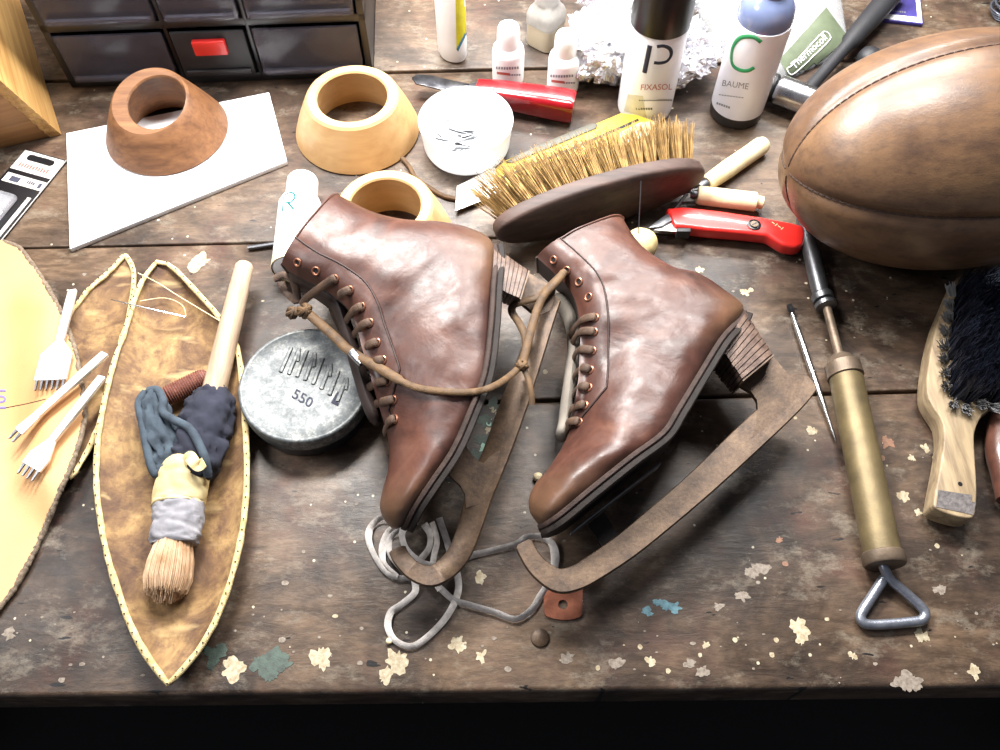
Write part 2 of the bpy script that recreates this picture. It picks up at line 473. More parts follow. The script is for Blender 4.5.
# ---------------------------------------------------------------- workbench
bench = thing('workbench', 'old dark wooden workbench of paint-spattered planks under everything', 'workbench', (0, .5, -.85))
def seamY(p, q, x, z=0.0):
    A, C = G(p[0], p[1], z), G(q[0], q[1], z)
    return A.y + (C.y - A.y) * (x - A.x) / (C.x - A.x)
XL, XR = -.85, .85
lines = [((0, 697), (1000, 687)), ((530, 400.5), (895, 391.5)), ((20, 248), (250, 243)), ((394, 72), (704, 64))]
ed = [(seamY(p, q, XL), seamY(p, q, XR)) for p, q in lines] + [(1.12, 1.12)]
gap = [0, .0011, .0010, .0022, 0]
SPL = []   # paint splats: px, py, size, aspect, colour index
for x, y, r in ((233, 669, 12), (321, 659, 12), (396, 660, 12), (386, 676, 8), (458, 645, 8.5), (481, 656, 6), (650, 661, 6), (799, 627, 11), (801, 640, 6), (776, 640, 3),
                (853, 656, 5), (922, 636, 8), (974, 672, 7), (813, 431, 5), (904, 496, 6), (918, 513, 4), (200, 263, 10), (538, 476, 2), (700, 270, 4), (745, 292, 5), (751, 290, 3),
                (545, 372, 3), (690, 352, 3), (912, 458, 4), (925, 448, 5), (935, 455, 4), (937, 546, 3), (480, 578, 6), (772, 655, 3), (810, 655, 2), (640, 647, 3), (598, 668, 3), (706, 645, 4), (668, 671, 3), (758, 663, 2), (700, 655, 2.5), (735, 640, 3)):
    SPL.append((x, y, r, 1, 1))
for x, y, r in ((568, 658, 6), (508, 669, 3), (908, 681, 8), (902, 683, 7), (915, 684, 6), (616, 663, 5), (940, 590, 5), (760, 570, 6), (751, 574, 5), (742, 596, 5), (718, 606, 4), (330, 596, 2), (285, 583, 3), (282, 640, 3), (360, 663, 2.5), (10, 634, 5), (62, 680, 3), (690, 664, 4), (702, 672, 5)):
    SPL.append((x, y, r, 1.5, 2))
for x, y, r in ((668, 606, 5), (660, 603, 4), (675, 608, 5), (648, 612, 4)): SPL.append((x, y, r, 1.6, 3))
for x, y, r in ((262, 664, 10), (276, 658, 10), (270, 672, 9), (284, 666, 6), (214, 656, 11), (222, 648, 5), (486, 420, 7), (494, 405, 6), (482, 440, 7), (479, 455, 6)): SPL.append((x, y, r, 1.1, 4))
for x, y, r in ((887, 443, 7), (882, 458, 3)): SPL.append((x, y, r, 1.1, 5))
for x, y, r in ((493, 408, 4), (490, 418, 3), (497, 414, 2.5), (484, 445, 3), (488, 430, 3.5), (478, 452, 2)): SPL.append((x, y, r, 1, 1))
SPL.append((493, 487, 4, 1, 6)); SPL.append((489, 424, 3, 1, 6)); SPL.append((483, 448, 4, 1.2, 6))
for x, y, r in ((766, 568, 3), (785, 564, 3), (780, 540, 3.5)): SPL.append((x, y, r, 1.3, 5 if x > 770 else 1))
for _ in range(150):
    x = rng.uniform(0, 1000); y = rng.choice((rng.uniform(610, 684), rng.uniform(400, 684), rng.uniform(255, 380)))
    SPL.append((x, y, rng.choice((.8, 1, 1, 1.4, 2)), rng.uniform(1, 2), rng.choice((1, 2, 2, 2))))
splat_m = [MAT['bench'], M_('cream_paint', (178, 168, 144), .75, c2=(140, 124, 96), ns=350), M_('faded_white_paint', (136, 126, 114), .75, c2=(100, 88, 78), ns=400),
           M_('sky_blue_paint', (108, 148, 158), .7, c2=(80, 110, 120), ns=300), M_('bottle_green_paint', (66, 82, 72), .6, c2=(50, 58, 52), ns=200), M_('salmon_paint', (142, 104, 82), .75, c2=(110, 84, 70), ns=300), M_('mint_paint', (150, 190, 170), .6)]
def in_plank(i, p):
    f = lambda e: e[0] + (e[1] - e[0]) * (p.x - XL) / (XR - XL)
    return f(ed[i]) < p.y < f(ed[i + 1])
for i in range(4):
    y0, y1 = ed[i], ed[i + 1]; g0, g1 = gap[i], gap[i + 1]
    b = B()
    prism(b, [V((XL, y0[0] + g0, 0)), V((XR, y0[1] + g0, 0)), V((XR, y1[1] - g1, 0)), V((XL, y1[0] - g1, 0))], (0, 0, -.045), .0016 if i else .0035, 0, 3)
    for (x, y, r, asp, ci) in SPL:
        p = G(x, y, 0)
        if not in_plank(i, p): continue
        rr = .85 * r / ppm(p); n = 30 if r > 3 else 8; ph = rng.uniform(0, 99); vs = []
        for k in range(n):
            a = 2 * PI * k / n
            q = rr * (1 + (.8 if r > 3 else .3) * noise.noise(V((math.cos(a) * 1.4 + ph, math.sin(a) * 1.4, ph))) + (.45 if r > 3 else 0) * noise.noise(V((math.cos(a) * 4 + ph, math.sin(a) * 4, ph))))
            vs.append(p + V((math.cos(a) * q * asp, math.sin(a) * q * 1.1, .00022 + .00002 * ci + rng.uniform(0, .00004))))
        b.add([p + V((0, 0, .0004 if r > 3 else .0003))] + vs, [(0, 1 + k, 1 + (k + 1) % n) for k in range(n)], ci)
    build(b, 'plank', splat_m, bench, ang=30)
b = B(); rbox(b, T((0, .14, -.10)), 1.7, .03, .054, .003); build(b, 'front_rail', MAT['dark'], bench)
b = B(); rbox(b, T((0, .98, -.10)), 1.7, .03, .054, .003); build(b, 'back_rail', MAT['dark'], bench)
b = B(); rbox(b, T((0, .58, -.115)), 1.6, .8, .012, .003); build(b, 'under_panel', MAT['dark'], bench)
for sx in (-.72, .72):
    for y in (.16, .98):
        b = B(); rbox(b, T((sx, y, -.85)), .07, .07, .805, .004); build(b, 'leg', MAT['dark'], bench)
b = B(); rbox(b, T((0, .40, -.60)), 1.37, .56, .03, .003); build(b, 'lower_shelf', MAT['dark'], bench)
b = B()
p = G(540, 638, 0); lathe(b, [(.0001, .0032), (.004, .003), (.0062, .0018), (.0066, .0), (.0066, -.002)], T(p), 20); build(b, 'bolt_head', MAT['rust'], bench)

# ---------------------------------------------------------------- pine box, top left
K = G(62, 135, 0); e1 = (G(20, 0, 0) - K); e1.z = 0; e3 = V((-e1.y, e1.x, 0)).normalized(); e1.normalize()
e3 = (G(0, 150, 0) - K); e3.z = 0; e3.normalize()
up = (G(0, 80, .08) - K) / .08
W, D, HT, TH = .20, .26, .13, .011
t = thing('wooden_box', 'yellow pine box with end-grain corner joint in the top left corner', 'box', K)
def slab(name, mat, p, a, c, u, bev=.0008):
    b = B(); prism(b, [p, p + a, p + a + c, p + c], u, bev); return build(b, name, mat, t)
slab('side_panel', MAT['crate'], K, e3 * TH, e1 * D, up * HT)
slab('side_panel', MAT['crate'], K + e3 * (W - TH), e3 * TH, e1 * D, up * HT)
slab('front_panel', MAT['cratef'], K + e3 * (TH + .0003) + e1 * .0015, e3 * (W - 2 * TH - .0006), e1 * TH, up * (HT - .001))
slab('back_panel', MAT['cratef'], K + e3 * (TH + .0003) + e1 * (D - TH - .0015), e3 * (W - 2 * TH - .0006), e1 * TH, up * (HT - .001))
slab('bottom_panel', MAT['cratef'], K + e3 * (TH + .0003) + e1 * (TH + .002) + up * .003, e3 * (W - 2 * TH - .0006), e1 * (D - 2 * TH - .004), up * .006)
b = B()
for k in range(14):
    zz = .004 + k * .009
    prism(b, [K + up * zz - e1 * .0004, K + up * zz - e1 * .0004 + e3 * TH, K + up * (zz + .004) - e1 * .0004 + e3 * TH, K + up * (zz + .004) - e1 * .0004], e1 * .0012)
build(b, 'end_grain', MAT['crateend'], t, smooth=False)

# ---------------------------------------------------------------- drawer cabinet
BL, BR = G(72, 88, 0), G(374, 76, 0)
Mc = frame(BL, BR); Wc = (BR - BL).length; Dc, Hc = .16, .155
t = thing('drawer_cabinet', 'black plastic small-parts cabinet with smoky drawers behind the wooden rings', 'cabinet', BL)
cols = [(.008, .112), (.118, .190), (.196, Wc - .008)]; rows = [(.010, .064), (.075, .142)]
def cbox(b, x0, x1, y0, y1, z0, z1, bev=0, m=0):
    prism(b, [Mc @ V((x0, y0, z0)), Mc @ V((x1, y0, z0)), Mc @ V((x1, y1, z0)), Mc @ V((x0, y1, z0))], (0, 0, z1 - z0), bev, m)
b = B()
cbox(b, 0, Wc, 0, Dc, 0, .010, .001); cbox(b, 0, Wc, 0, Dc, .065, .074, .001); cbox(b, 0, Wc, 0, Dc, .147, Hc, .001)
for x0, x1 in ((0, .007), (.113, .117), (.191, .195), (Wc - .007, Wc)): cbox(b, x0, x1, 0, Dc, .0, Hc, .001)
cbox(b, 0, Wc, Dc - .004, Dc, 0, Hc)
build(b, 'cabinet_body', MAT['black'], t)
drawers = []
for ri, (z0, z1) in enumerate(rows):
    for ci, (x0, x1) in enumerate(cols):
        b = B(); mid = ci == 1
        cbox(b, x0 + .001, x1 - .001, -.004, -.001, z0 + .001, z1 - .001, .0006)
        cbox(b, x0 + .001, x1 - .001, -.001, Dc - .03, z0 + .001, z0 + .003)
        cbox(b, x0 + .001, x0 + .003, -.001, Dc - .03, z0 + .003, z1 - .01); cbox(b, x1 - .003, x1 - .001, -.001, Dc - .03, z0 + .003, z1 - .01)
        cbox(b, x0 + .001, x1 - .001, Dc - .032, Dc - .03, z0 + .003, z1 - .01)
        d = build(b, 'drawer', MAT['blackmatte'] if (mid and ri == 0) else MAT['smoke'], t, label=('black drawer front with a red tab' if (mid and ri == 0) else None))
        b = B()
        if mid and ri == 0:
            xm = (x0 + x1) / 2
            cbox(b, xm - .016, xm + .016, -.010, -.004, z1 - .024, z1 - .008, .0015)
            build(b, 'drawer_tab', MAT['red'], d, label='red tab')
            b = B(); cbox(b, x0 + .004, x1 - .004, -.007, -.004, z0 + .004, z0 + .010, .001); build(b, 'lip', MAT['blackmatte'], d)
        else:
            cbox(b, x0 + .004, x1 - .004, -.009, -.004, z0 + .003, z0 + .009, .0015)
            build(b, 'lip', MAT['smoke'], d)

# ---------------------------------------------------------------- blister pack
A, C = G(46, 154.5, .002), G(-22, 236, .002)
Mb = frame(A, C); L = .155; hw = .0235
t = thing('blade_packet', 'black and grey carded blister packet lying left of the white board', 'packet', A - V((0, 0, .002)))
b = B()
def mq(b, x0, x1, y0, y1, z, th, bev=0, m=0): prism(b, [Mb @ V((x0, y0, z)), Mb @ V((x1, y0, z)), Mb @ V((x1, y1, z)), Mb @ V((x0, y1, z))], Mb.to_3x3() @ V((0, 0, -th)), bev, m)
mq(b, 0, L, -hw, hw, 0, .0016, .0004); build(b, 'card', MAT['black'], t)
b = B()
mq(b, .0015, .026, -hw + .0015, hw - .0015, .0004, .0004); mq(b, .031, .042, -hw + .003, hw - .0015, .0004, .0004)
mq(b, .052, .150, hw - .008, hw - .004, .0004, .0004)
mq(b, 0.0, .15, hw - .0008, hw, .0005, .0005)
build(b, 'printed_panel', MAT['card'], t, smooth=False, label='pale grey printed panel')
b = B()
pts = [Mb @ V((.007 + .0035 * math.cos(a), (.0105 if math.cos(a + PI / 2) < 0 else -.0105) * 1.0 + .0035 * math.sin(a) , .0006)) for a in [2 * PI * k / 24 for k in range(24)]]
pts = [Mb @ V((.0085 + .0036 * math.cos(a), (.011 if math.sin(a) >= 0 else -.011) + .0036 * math.sin(a), .0006)) for a in [2 * PI * (k + .5) / 24 for k in range(24)]]
prism(b, pts, (0, 0, -.0003)); build(b, 'hang_slot', MAT['black'], t, smooth=False)
b = B()
for k in range(11): mq(b, .0165 + (.0008 if k % 2 else 0), .0215, -.0165 + k * .003, -.0148 + k * .003, .0006, .0002)
build(b, 'print', MAT['redink'], t, smooth=False)
b = B()
for k in range(4): mq(b, .0345, .038, .004 + k * .0022, .0054 + k * .0022, .0006, .0002)
mq(b, .034, .0395, .0165, .0195, .0006, .0002); mq(b, .034, .040, -.014, -.004, .0006, .0002)
build(b, 'print', MAT['ink'], t, smooth=False)
b = B(); mq(b, .056, .15, -.016, .010, .0075, .0071, .003); build(b, 'blister', MAT['blister'], t)
b = B(); mq(b, .075, .145, -.010, .006, .005, .004, .001); build(b, 'blade_pack', MAT['white'], t)
b = B(); mq(b, .088, .125, -.0085, .0045, .0054, .0004); build(b, 'print', MAT['red'], t, smooth=False)

# ---------------------------------------------------------------- white cutting board
q = [G(66, 133, .005), G(269, 92, .005), G(287, 161, .005), G(69.5, 249, .005)]
b = B(); prism(b, q, (0, 0, -.005), .0008, 0, 2)
o = build(b, 'cutting_board', MAT['board']); tag(o, 'thin white plastic cutting board under the dark wooden ring', 'cutting board')

# ---------------------------------------------------------------- wooden rings
def wring(name, label, mat, base, Rb, top, Rt, Rh, Nt, Rhb, holeoff=(0, 0, 0)):
    b = B(); n = 64
    Nt = V(Nt).normalized(); u = (V((1, 0, 0)) - Nt * Nt.x).normalized(); w = Nt.cross(u); hc = V(top) + V(holeoff)
    rings = []
    for k in range(n):
        a = 2 * PI * k / n; c, s = math.cos(a), math.sin(a)
        d = V((c, s, 0)); dt = u * c + w * s
        bo = V(base) + d * Rb; to = V(top) + dt * Rt; ti = hc + dt * Rh; bi = V(base) + V((0, 0, .0)) + d * Rhb
        sl = (to - bo).normalized()
        rad = (to - V(base)); rad.z = 0
        mid = [bo.lerp(to, f) + d * (.0008 * math.sin(PI * f)) for f in (.25, .5, .75)]
        rings.append([bi, bo - d * .002, bo + sl * .002] + mid + [to - sl * .0018, to - dt * .0016 + Nt * .0003, ti + dt * .0012, ti - Nt * .0015, ti.lerp(bi, .5)])
    rings.append(rings[0]); loft(b, rings, True, False, False)
    o = build(b, name, mat, ang=24); tag(o, label, 'wooden ring')
    return o
wring('wooden_ring', 'reddish brown wooden ring standing on the white cutting board', MAT['ringd'], G(168, 132, .005), .0592, G(149, 101, .048), .0365, .0275, (-.06, -.26, 1), .034, (.007, -.001, 0))
wring('wooden_ring', 'pale maple ring standing whole between white board and round dish', MAT['ringl'], G(358, 130, 0), .061, G(352, 96, .045), .0432, .0328, (0, 0, 1), .040)
wring('wooden_ring', 'pale maple ring half hidden behind the left skate boot', MAT['ringl'], G(391, 241, 0), .0585, G(385, 205, .045), .0408, .0305, (0, 0, 1), .036)

# ---------------------------------------------------------------- dish with needles
dc = G(467, 147, 0)
t = thing('plastic_dish', 'round white translucent dish holding needles', 'dish', dc)
b = B()
lathe(b, [(.0005, 0), (.034, 0), (.039, .002), (.041, .006), (.0438, .034), (.0445, .0355), (.0438, .036), (.0424, .0355), (.0395, .007), (.037, .0032), (.0005, .003)], T(dc), 56)
build(b, 'dish_body', M_('milky_white_plastic', (206, 209, 212), .4, c2=(200, 203, 206), bstr=.02, sss=.5), t)
for k in range(16):
    a = R(rng.uniform(-50, 60)); L = rng.uniform(.020, .034)
    c = G(458 + rng.uniform(-22, 18), 141 + rng.uniform(-10, 12), .0045 + .0009 * (k % 5))
    if k in (0, 1): a = R(20 + 6 * k); L = .036; c = G(478 - 4 * k, 136, .0075 + .001 * k)
    d = V((math.cos(a), math.sin(a), rng.uniform(-.03, .06))) * L / 2
    b = B(); th = .0015 if k > 1 else .0009
    tube(b, [c - d, c - d * .1, c + d * .05, c + d * .8, c + d], [th, th, .0005, .0004, .0001], 7)
    o = build(b, 'needle', MAT['dsteel']); tag(o, 'small steel needle among the loose pile in the white dish', 'needle', 'needles in the white dish')

# ---------------------------------------------------------------- red-handled knife
A, C = G(476, 90, .017), G(574, 107, .015)
Mk = frame(A, C); L = (C - A).length
t = thing('shoe_knife', 'crimson lacquered knife with dark blade behind the white dish', 'knife', G(520, 98, 0))
b = B(); rings = []
for x, w, h in ((0, .008, .007), (.001, .010, .0085), (.02, .0118, .0105), (.06, .0132, .0125), (L - .004, .0138, .0135), (L, .0125, .012)):
    rings.append([Mk @ V((x, w * math.copysign(abs(math.cos(q)) ** .5, math.cos(q)), h * math.copysign(abs(math.sin(q)) ** .5, math.sin(q)))) for q in [2 * PI * (k + .5) / 20 for k in range(20)]])
loft(b, rings); build(b, 'handle', MAT['dred'], t)
b = B(); rings = []
for x, w, h in ((-.007, .0065, .0045), (.0005, .0088, .0078)):
    rings.append([Mk @ V((x, w * math.cos(q), h * math.sin(q))) for q in [2 * PI * k / 16 for k in range(16)]])
loft(b, rings); build(b, 'ferrule', MAT['dsteel'], t)
b = B(); prism(b, [Mk @ V((x, y, .001)) for x, y in ((-.005, .006), (-.05, .0085), (-.062, .007), (-.066, .001), (-.060, -.006), (-.03, -.0085), (-.005, -.007))], Mk.to_3x3() @ V((0, 0, -.002)), .0006)
build(b, 'blade', M_('dark_blade_steel', (48, 48, 52), .3, .8, c2=(90, 90, 94), ns=90, bstr=.05), t)

# ---------------------------------------------------------------- bottles
def upright(c): return T(c)
# white squeeze bottle with yellow label
c = G(453, 57, 0)
t = thing('glue_bottle', 'white bottle with yellow label and blue stripe at the back', 'bottle', c)
b = B(); Mq = T(c) @ RZ(R(-28))
lathe(b, [(.0002, 0), (.010, 0), (.0136, .0018), (.0155, .007), (.0160, .02), (.0162, .10), (.012, .115), (.006, .12), (.006, .135), (.0002, .135)], Mq, 36, 0, True, True, 1.0, .72)
bb = build(b, 'bottle_body', MAT['white'], t); bv = b.bvh()
b = B(); decal_quad(b, [(455, -30), (464.5, -30), (466, 32), (456.5, 50)], bv, 8, 14); build(b, 'label_sticker', MAT['yellowlab'], t, label='yellow label')
b = B(); decal_quad(b, [(456.5, 49), (466, 30), (466.2, 34), (458, 51.5)], bv, 6, 2, .0004); build(b, 'stripe', MAT['blue'], t, label='blue stripe')
# two little white bottles
def vial(px, py, label, dots):
    c = G(px, py, 0)
    t = thing('dropper_bottle', label, 'bottle', c)
    b = B(); lathe(b, [(.0002, 0), (.0148, 0), (.0158, .0012), (.0160, .004), (.0160, .034), (.0150, .039), (.0112, .0425), (.0108, .043), (.0002, .043)], T(c), 36)
    build(b, 'bottle_body', MAT['white'], t); bv = b.bvh()
    b = B(); lathe(b, [(.0105, .0428), (.0115, .0432), (.0113, .053), (.0108, .060), (.0095, .0635), (.006, .0655), (.0002, .066)], T(c), 32); build(b, 'cap', MAT['white'], t)
    b = B()
    for k in range(9): decal_quad(b, [(px - 12 + k * 2.6, py - 12 + .25 * abs(k - 4) * -.6), (px - 10.3 + k * 2.6, py - 12 - .15 * abs(k - 4)), (px - 10.3 + k * 2.6, py - 9.5 - .15 * abs(k - 4)), (px - 12 + k * 2.6, py - 9.5 - .15 * abs(k - 4))], bv, 1, 1)
    for k in range(5): decal_quad(b, [(px + 1 + k * 2.4, py - 5), (px + 2.6 + k * 2.4, py - 5.2), (px + 2.6 + k * 2.4, py - 3.6), (px + 1 + k * 2.4, py - 3.4)], bv, 1, 1)
    build(b, 'lettering', MAT['greyink'], t, smooth=False)
    b = B(); decal_quad(b, [(px - 11, py - 7.5), (px + 2, py - 6), (px + 2, py - 3.5), (px - 11, py - 5)], bv, 4, 1); build(b, 'red_print', MAT['redink'], t, smooth=False)
vial(508, 79, 'small white dropper bottle left of its twin, behind the red knife', 0)
vial(562.5, 87, 'small white dropper bottle beside the crumpled foil', 0)
# frosted square jar
c = G(545, 42, 0); Mj = T(c) @ RZ(R(-38))
t = thing('frosted_jar', 'frosted square jar with cream liquid behind the white dropper bottles', 'jar', c)
def sq(M, w, z, n=32): return [M @ V((w * math.copysign(abs(math.cos(q)) ** .45, math.cos(q)), w * math.copysign(abs(math.sin(q)) ** .45, math.sin(q)), z)) for q in [2 * PI * (k + .5) / n for k in range(n)]]
b = B(); loft(b, [sq(Mj, w, z) for w, z in ((.0135, .0), (.0155, .001), (.0162, .004), (.0162, .026), (.0155, .0262))]); build(b, 'liquid', MAT['cream_liq'], t, label='cream liquid')
b = B(); loft(b, [sq(Mj, w, z) for w, z in ((.0168, .0263), (.0170, .036), (.015, .042), (.011, .047), (.0105, .05))]); build(b, 'shoulder', MAT['frost'], t)
b = B(); lathe(b, [(.011, .0495), (.0122, .050), (.0122, .066), (.0115, .068), (.0002, .068)], Mj, 28); build(b, 'cap', MAT['frost'], t)

# white bottle marked R, lying
A, C = G(294, 270, .019), G(301, 199, .019); Mr = zframe(A, C); L = (C - A).length
t = thing('cleaner_bottle', 'white bottle marked R lying between white board and left boot', 'bottle', G(295, 232, 0))
b = B(); lathe(b, [(.0002, -.0005), (.0165, 0), (.0188, .002), (.019, .006), (.019, L - .008), (.0165, L - .002), (.0132, L), (.0002, L)], Mr, 40)
build(b, 'bottle_body', MAT['white'], t); bv = b.bvh()
b = B(); lathe(b, [(.0130, L + .0002), (.0140, L + .001), (.0140, L + .021), (.0128, L + .0235), (.0002, L + .024)], Mr, 32); build(b, 'cap', MAT['white'], t)
b = B(); lathe(b, [(.0191, .0005), (.0194, .002), (.0193, .008), (.0190, .0085)], Mr, 40, 0, False, False); build(b, 'base_band', MAT['cream'], t, label='cream base')
b = B(); decal_stroke(b, [(283.6, 196), (282.4, 212)], bv, .0008); decal_stroke(b, [(285, 195), (291, 192.4), (295, 196), (292, 201.5), (286, 202.8)], bv, .0009); decal_stroke(b, [(288, 202.6), (294, 209.6)], bv, .0009)
build(b, 'lettering', MAT['teal'], t)

# spray can P
c = G(644, 107, 0); RP = .0268
t = thing('spray_bottle', 'tall white bottle marked P with glossy black cap', 'bottle', c)
b = B(); lathe(b, [(.0002, 0), (.0235, 0), (.0262, .0015), (RP, .005), (RP, .098), (.0262, .1), (.0002, .1)], T(c), 56)
build(b, 'bottle_body', M_('glossy_white_label', (246, 246, 250), .3, c2=(240, 240, 247), bstr=.0, coat=.3), t); bv = b.bvh()
b = B(); lathe(b, [(.0264, .1001), (.0272, .1008), (.0272, .15), (.026, .154), (.0002, .155)], T(c), 56); build(b, 'cap', MAT['blackgloss'], t, label='black cap')
b = B(); decal_quad(b, [(628, 94), (643, 96), (646, 116), (624, 111)], bv, 8, 6); build(b, 'patch', M_('pale_yellow_patch', (216, 210, 188), .4, bstr=0), t, smooth=False)  # pale yellow patch laid on the lower left of the body
b = B(); decal_stroke(b, [(650, 45.5), (644.5, 72.5)], bv, .0022); decal_stroke(b, [(657, 46.5), (664, 46), (670, 49), (671, 55), (667, 61), (660, 63), (654, 62.5)], bv, .0017)
build(b, 'letter_mark', MAT['ink'], t)
b = B(); decal_text(b, 'FIXASOL', bv, (640, 90), (1, -.02), (.12, -1), 8.2, bold=.0); build(b, 'lettering', MAT['redink'], t, smooth=False)
b = B()
for k in range(14): decal_quad(b, [(639 + k * 2.4, 99.5 + .25 * k * (-.3 if k > 7 else .3)), (640.6 + k * 2.4, 99.8), (640.6 + k * 2.4, 101), (639 + k * 2.4, 100.8)], bv, 1, 1)
for k in range(7): decal_quad(b, [(636 + k * 2.4, 107.5), (637.8 + k * 2.4, 107.8), (637.8 + k * 2.4, 109.8), (636 + k * 2.4, 109.5)], bv, 1, 1)
build(b, 'small_print', MAT['grey'], t, smooth=False)

# bottle C
c = G(735, 112, 0); RC = .0255
t = thing('balm_bottle', 'tall white bottle marked C with blue-grey domed top', 'bottle', c)
b = B(); lathe(b, [(.0002, 0), (.0225, 0), (.0250, .0012), (RC - .0002, .004), (RC - .0002, .012)], T(c), 56); build(b, 'base', M_('dark_bottle_base', (50, 46, 46), .3), t)
b = B(); lathe(b, [(RC - .0003, .0118), (RC + .0002, .0122), (RC + .0002, .1085), (RC - .0006, .109)], T(c), 56, 0, True, True)
build(b, 'label_wrap', M_('lilac_white_label', (242, 242, 250), .35, c2=(236, 236, 246), bstr=0, coat=.3), t); bv = b.bvh()
b = B(); lathe(b, [(RC - .0008, .1091), (RC - .0008, .114), (.0235, .122), (.019, .130), (.013, .1345), (.0128, .152), (.0002, .153)], T(c), 56); build(b, 'dome_top', MAT['bluecap'], t, label='blue-grey dome')
b = B(); decal_stroke(b, [(761, 42), (753, 37), (741, 37.5), (734, 45), (731.5, 55), (733, 65), (740, 70), (748, 70.5), (754, 67.5)], bv, .0019); build(b, 'letter_mark', MAT['green'], t)
b = B(); decal_text(b, 'BAUME', bv, (721.5, 85.5), (.99, .14), (.2, -1), 8.4); build(b, 'lettering', MAT['greyink'], t, smooth=False)
b = B()
for k in range(9): decal_quad(b, [(719 + k * 2.8, 94 + k * .35), (721 + k * 2.8, 94.3 + k * .35), (721 + k * 2.8, 95.3 + k * .35), (719 + k * 2.8, 95 + k * .35)], bv, 1, 1)
for k in range(6): decal_quad(b, [(717 + k * 2.3, 102 + k * .8), (718.7 + k * 2.3, 102.5 + k * .8), (718.3 + k * 2.3, 104.5 + k * .8), (716.6 + k * 2.3, 104 + k * .8)], bv, 1, 1)
build(b, 'small_print', MAT['greyink'], t, smooth=False)

# ---------------------------------------------------------------- foil
def lump(b, c, rx, ry, rz, amp, seed, sub=5, fr=3.0):
    bm = bmesh.new(); bmesh.ops.create_icosphere(bm, subdivisions=sub, radius=1)
    for v in bm.verts:
        d = v.co.normalized(); s = V((seed, seed * .7, -seed))
        k = 1 + amp * (noise.noise(d * fr + s) + .6 * abs(noise.noise(d * fr * 2.3 + s)) + .45 * noise.noise(d * fr * 6 + s) + .28 * noise.noise(d * fr * 13 + s))
        p = V((d.x * rx, d.y * ry, d.z * rz)) * k + V(c)
        if p.z < .0005: p.z = .0005
        v.co = p
    bmadd(b, bm)
b = B()
p = G(606, 45, .035); lump(b, (p.x, p.y, .036), .040, .034, .034, .34, 3.1)
p = G(668, 52, .03); lump(b, (p.x, p.y, .032), .045, .030, .031, .34, 8.4)
p = G(640, 10, .03); lump(b, (p.x, p.y, .034), .052, .030, .034, .34, 5.9)
o = build(b, 'crumpled_foil', MAT['foil'], smooth=False); tag(o, 'crumpled silver aluminium foil behind the P bottle', 'foil')

# ---------------------------------------------------------------- clear bag with green label
b = B(); nu, nv = 44, 34
outl = lambda u, v: ((690 + 60 * u) * (1 - v) + (700 + 80 * u) * v, 0)
q = [(675, -50), (835, -60), (852, 44), (742, 96)]
top, bot = [], []
for j in range(nv + 1):
    for i in range(nu + 1):
        u, v = i / nu, j / nv
        x = (q[0][0] * (1 - u) + q[1][0] * u) * (1 - v) + (q[3][0] * (1 - u) + q[2][0] * u) * v
        y = (q[0][1] * (1 - u) + q[1][1] * u) * (1 - v) + (q[3][1] * (1 - u) + q[2][1] * u) * v
        e = min(1, 4 * min(u, 1 - u)) * min(1, 4 * min(v, 1 - v)); e = e ** .5
        right = max(0, min(1, (u - .2) / .15)) * max(0, min(1, (v - .4) / .15))
        cr = abs(noise.noise(V((u * 9, v * 9, 3)))) * .016 + abs(noise.noise(V((u * 21, v * 17, 9)))) * .008
        z = .003 + e * (.016 + cr * (1 - right) + .004 * right)
        p = G(x, y, .01); top.append(V((p.x, p.y, z))); bot.append(V((p.x, p.y, .001)))
n = nu + 1; fs = [(j * n + i, j * n + i + 1, (j + 1) * n + i + 1, (j + 1) * n + i) for j in range(nv) for i in range(nu)]
b.add(top, fs)
bvb = b.bvh()
b.add(bot, [f[::-1] for f in fs])
t = thing('plastic_bag', 'crinkled clear plastic bag with green corner label behind C bottle', 'plastic bag', G(780, 40, 0))
build(b, 'bag_film', MAT['film'], t, ang=60)
b = B(); decal_quad(b, [(779, 60), (826, 8), (848, 38), (792, 84)], bvb, 12, 12, .0008); build(b, 'label_patch', MAT['olive'], t, label='olive green label')
b = B()
decal_text(b, 'Thermocoll', bvb, (793.5, 69.5), (.74, -.67), (-.62, -.78), 9.6, .0014, bold=.0)
build(b, 'lettering', MAT['white'], t, smooth=False, label='white lettering')
b = B(); decal_stroke(b, [(791, 66), (786.5, 69), (789, 74), (794, 73), (811, 58), (828, 41.5), (829, 36), (825, 32.5), (820, 35), (806, 50)], bvb, .0006, 0, 5, True, .5, .0013)
build(b, 'label_outline', MAT['white'], t)

# ---------------------------------------------------------------- hammer
t = thing('hammer', 'steel-headed hammer with black handle beside the leather ball', 'hammer', G(800, 92, 0))
A, C = G(757, 82, .0165), G(838, 112, .0165); Mh = zframe(A, C); L = (C - A).length
b = B(); lathe(b, [(.0002, 0), (.0125, .0002), (.0138, .0015), (.0138, .018), (.0118, .0195)], Mh, 36); build(b, 'rubber_face', MAT['blackmatte'], t, label='black rubber face')
b = B(); lathe(b, [(.0115, .0192), (.0128, .0200), (.0142, .0215), (.0146, .024), (.0146, L - .012), (.0135, L - .009), (.0135, L - .004), (.012, L), (.0002, L)], Mh, 36); build(b, 'head', MAT['steel'], t)
A, C = G(806, 92, .017), G(899, -14, .019)
b = B(); pts = [A.lerp(C, f) for f in (0, .12, .42, .46, .7, 1.0)]
tube(b, pts, [.0065, .0062, .0066, .0095, .0115, .0120], 20, 0, .8, V((0, 0, 1))); build(b, 'handle', MAT['blackmatte'], t)

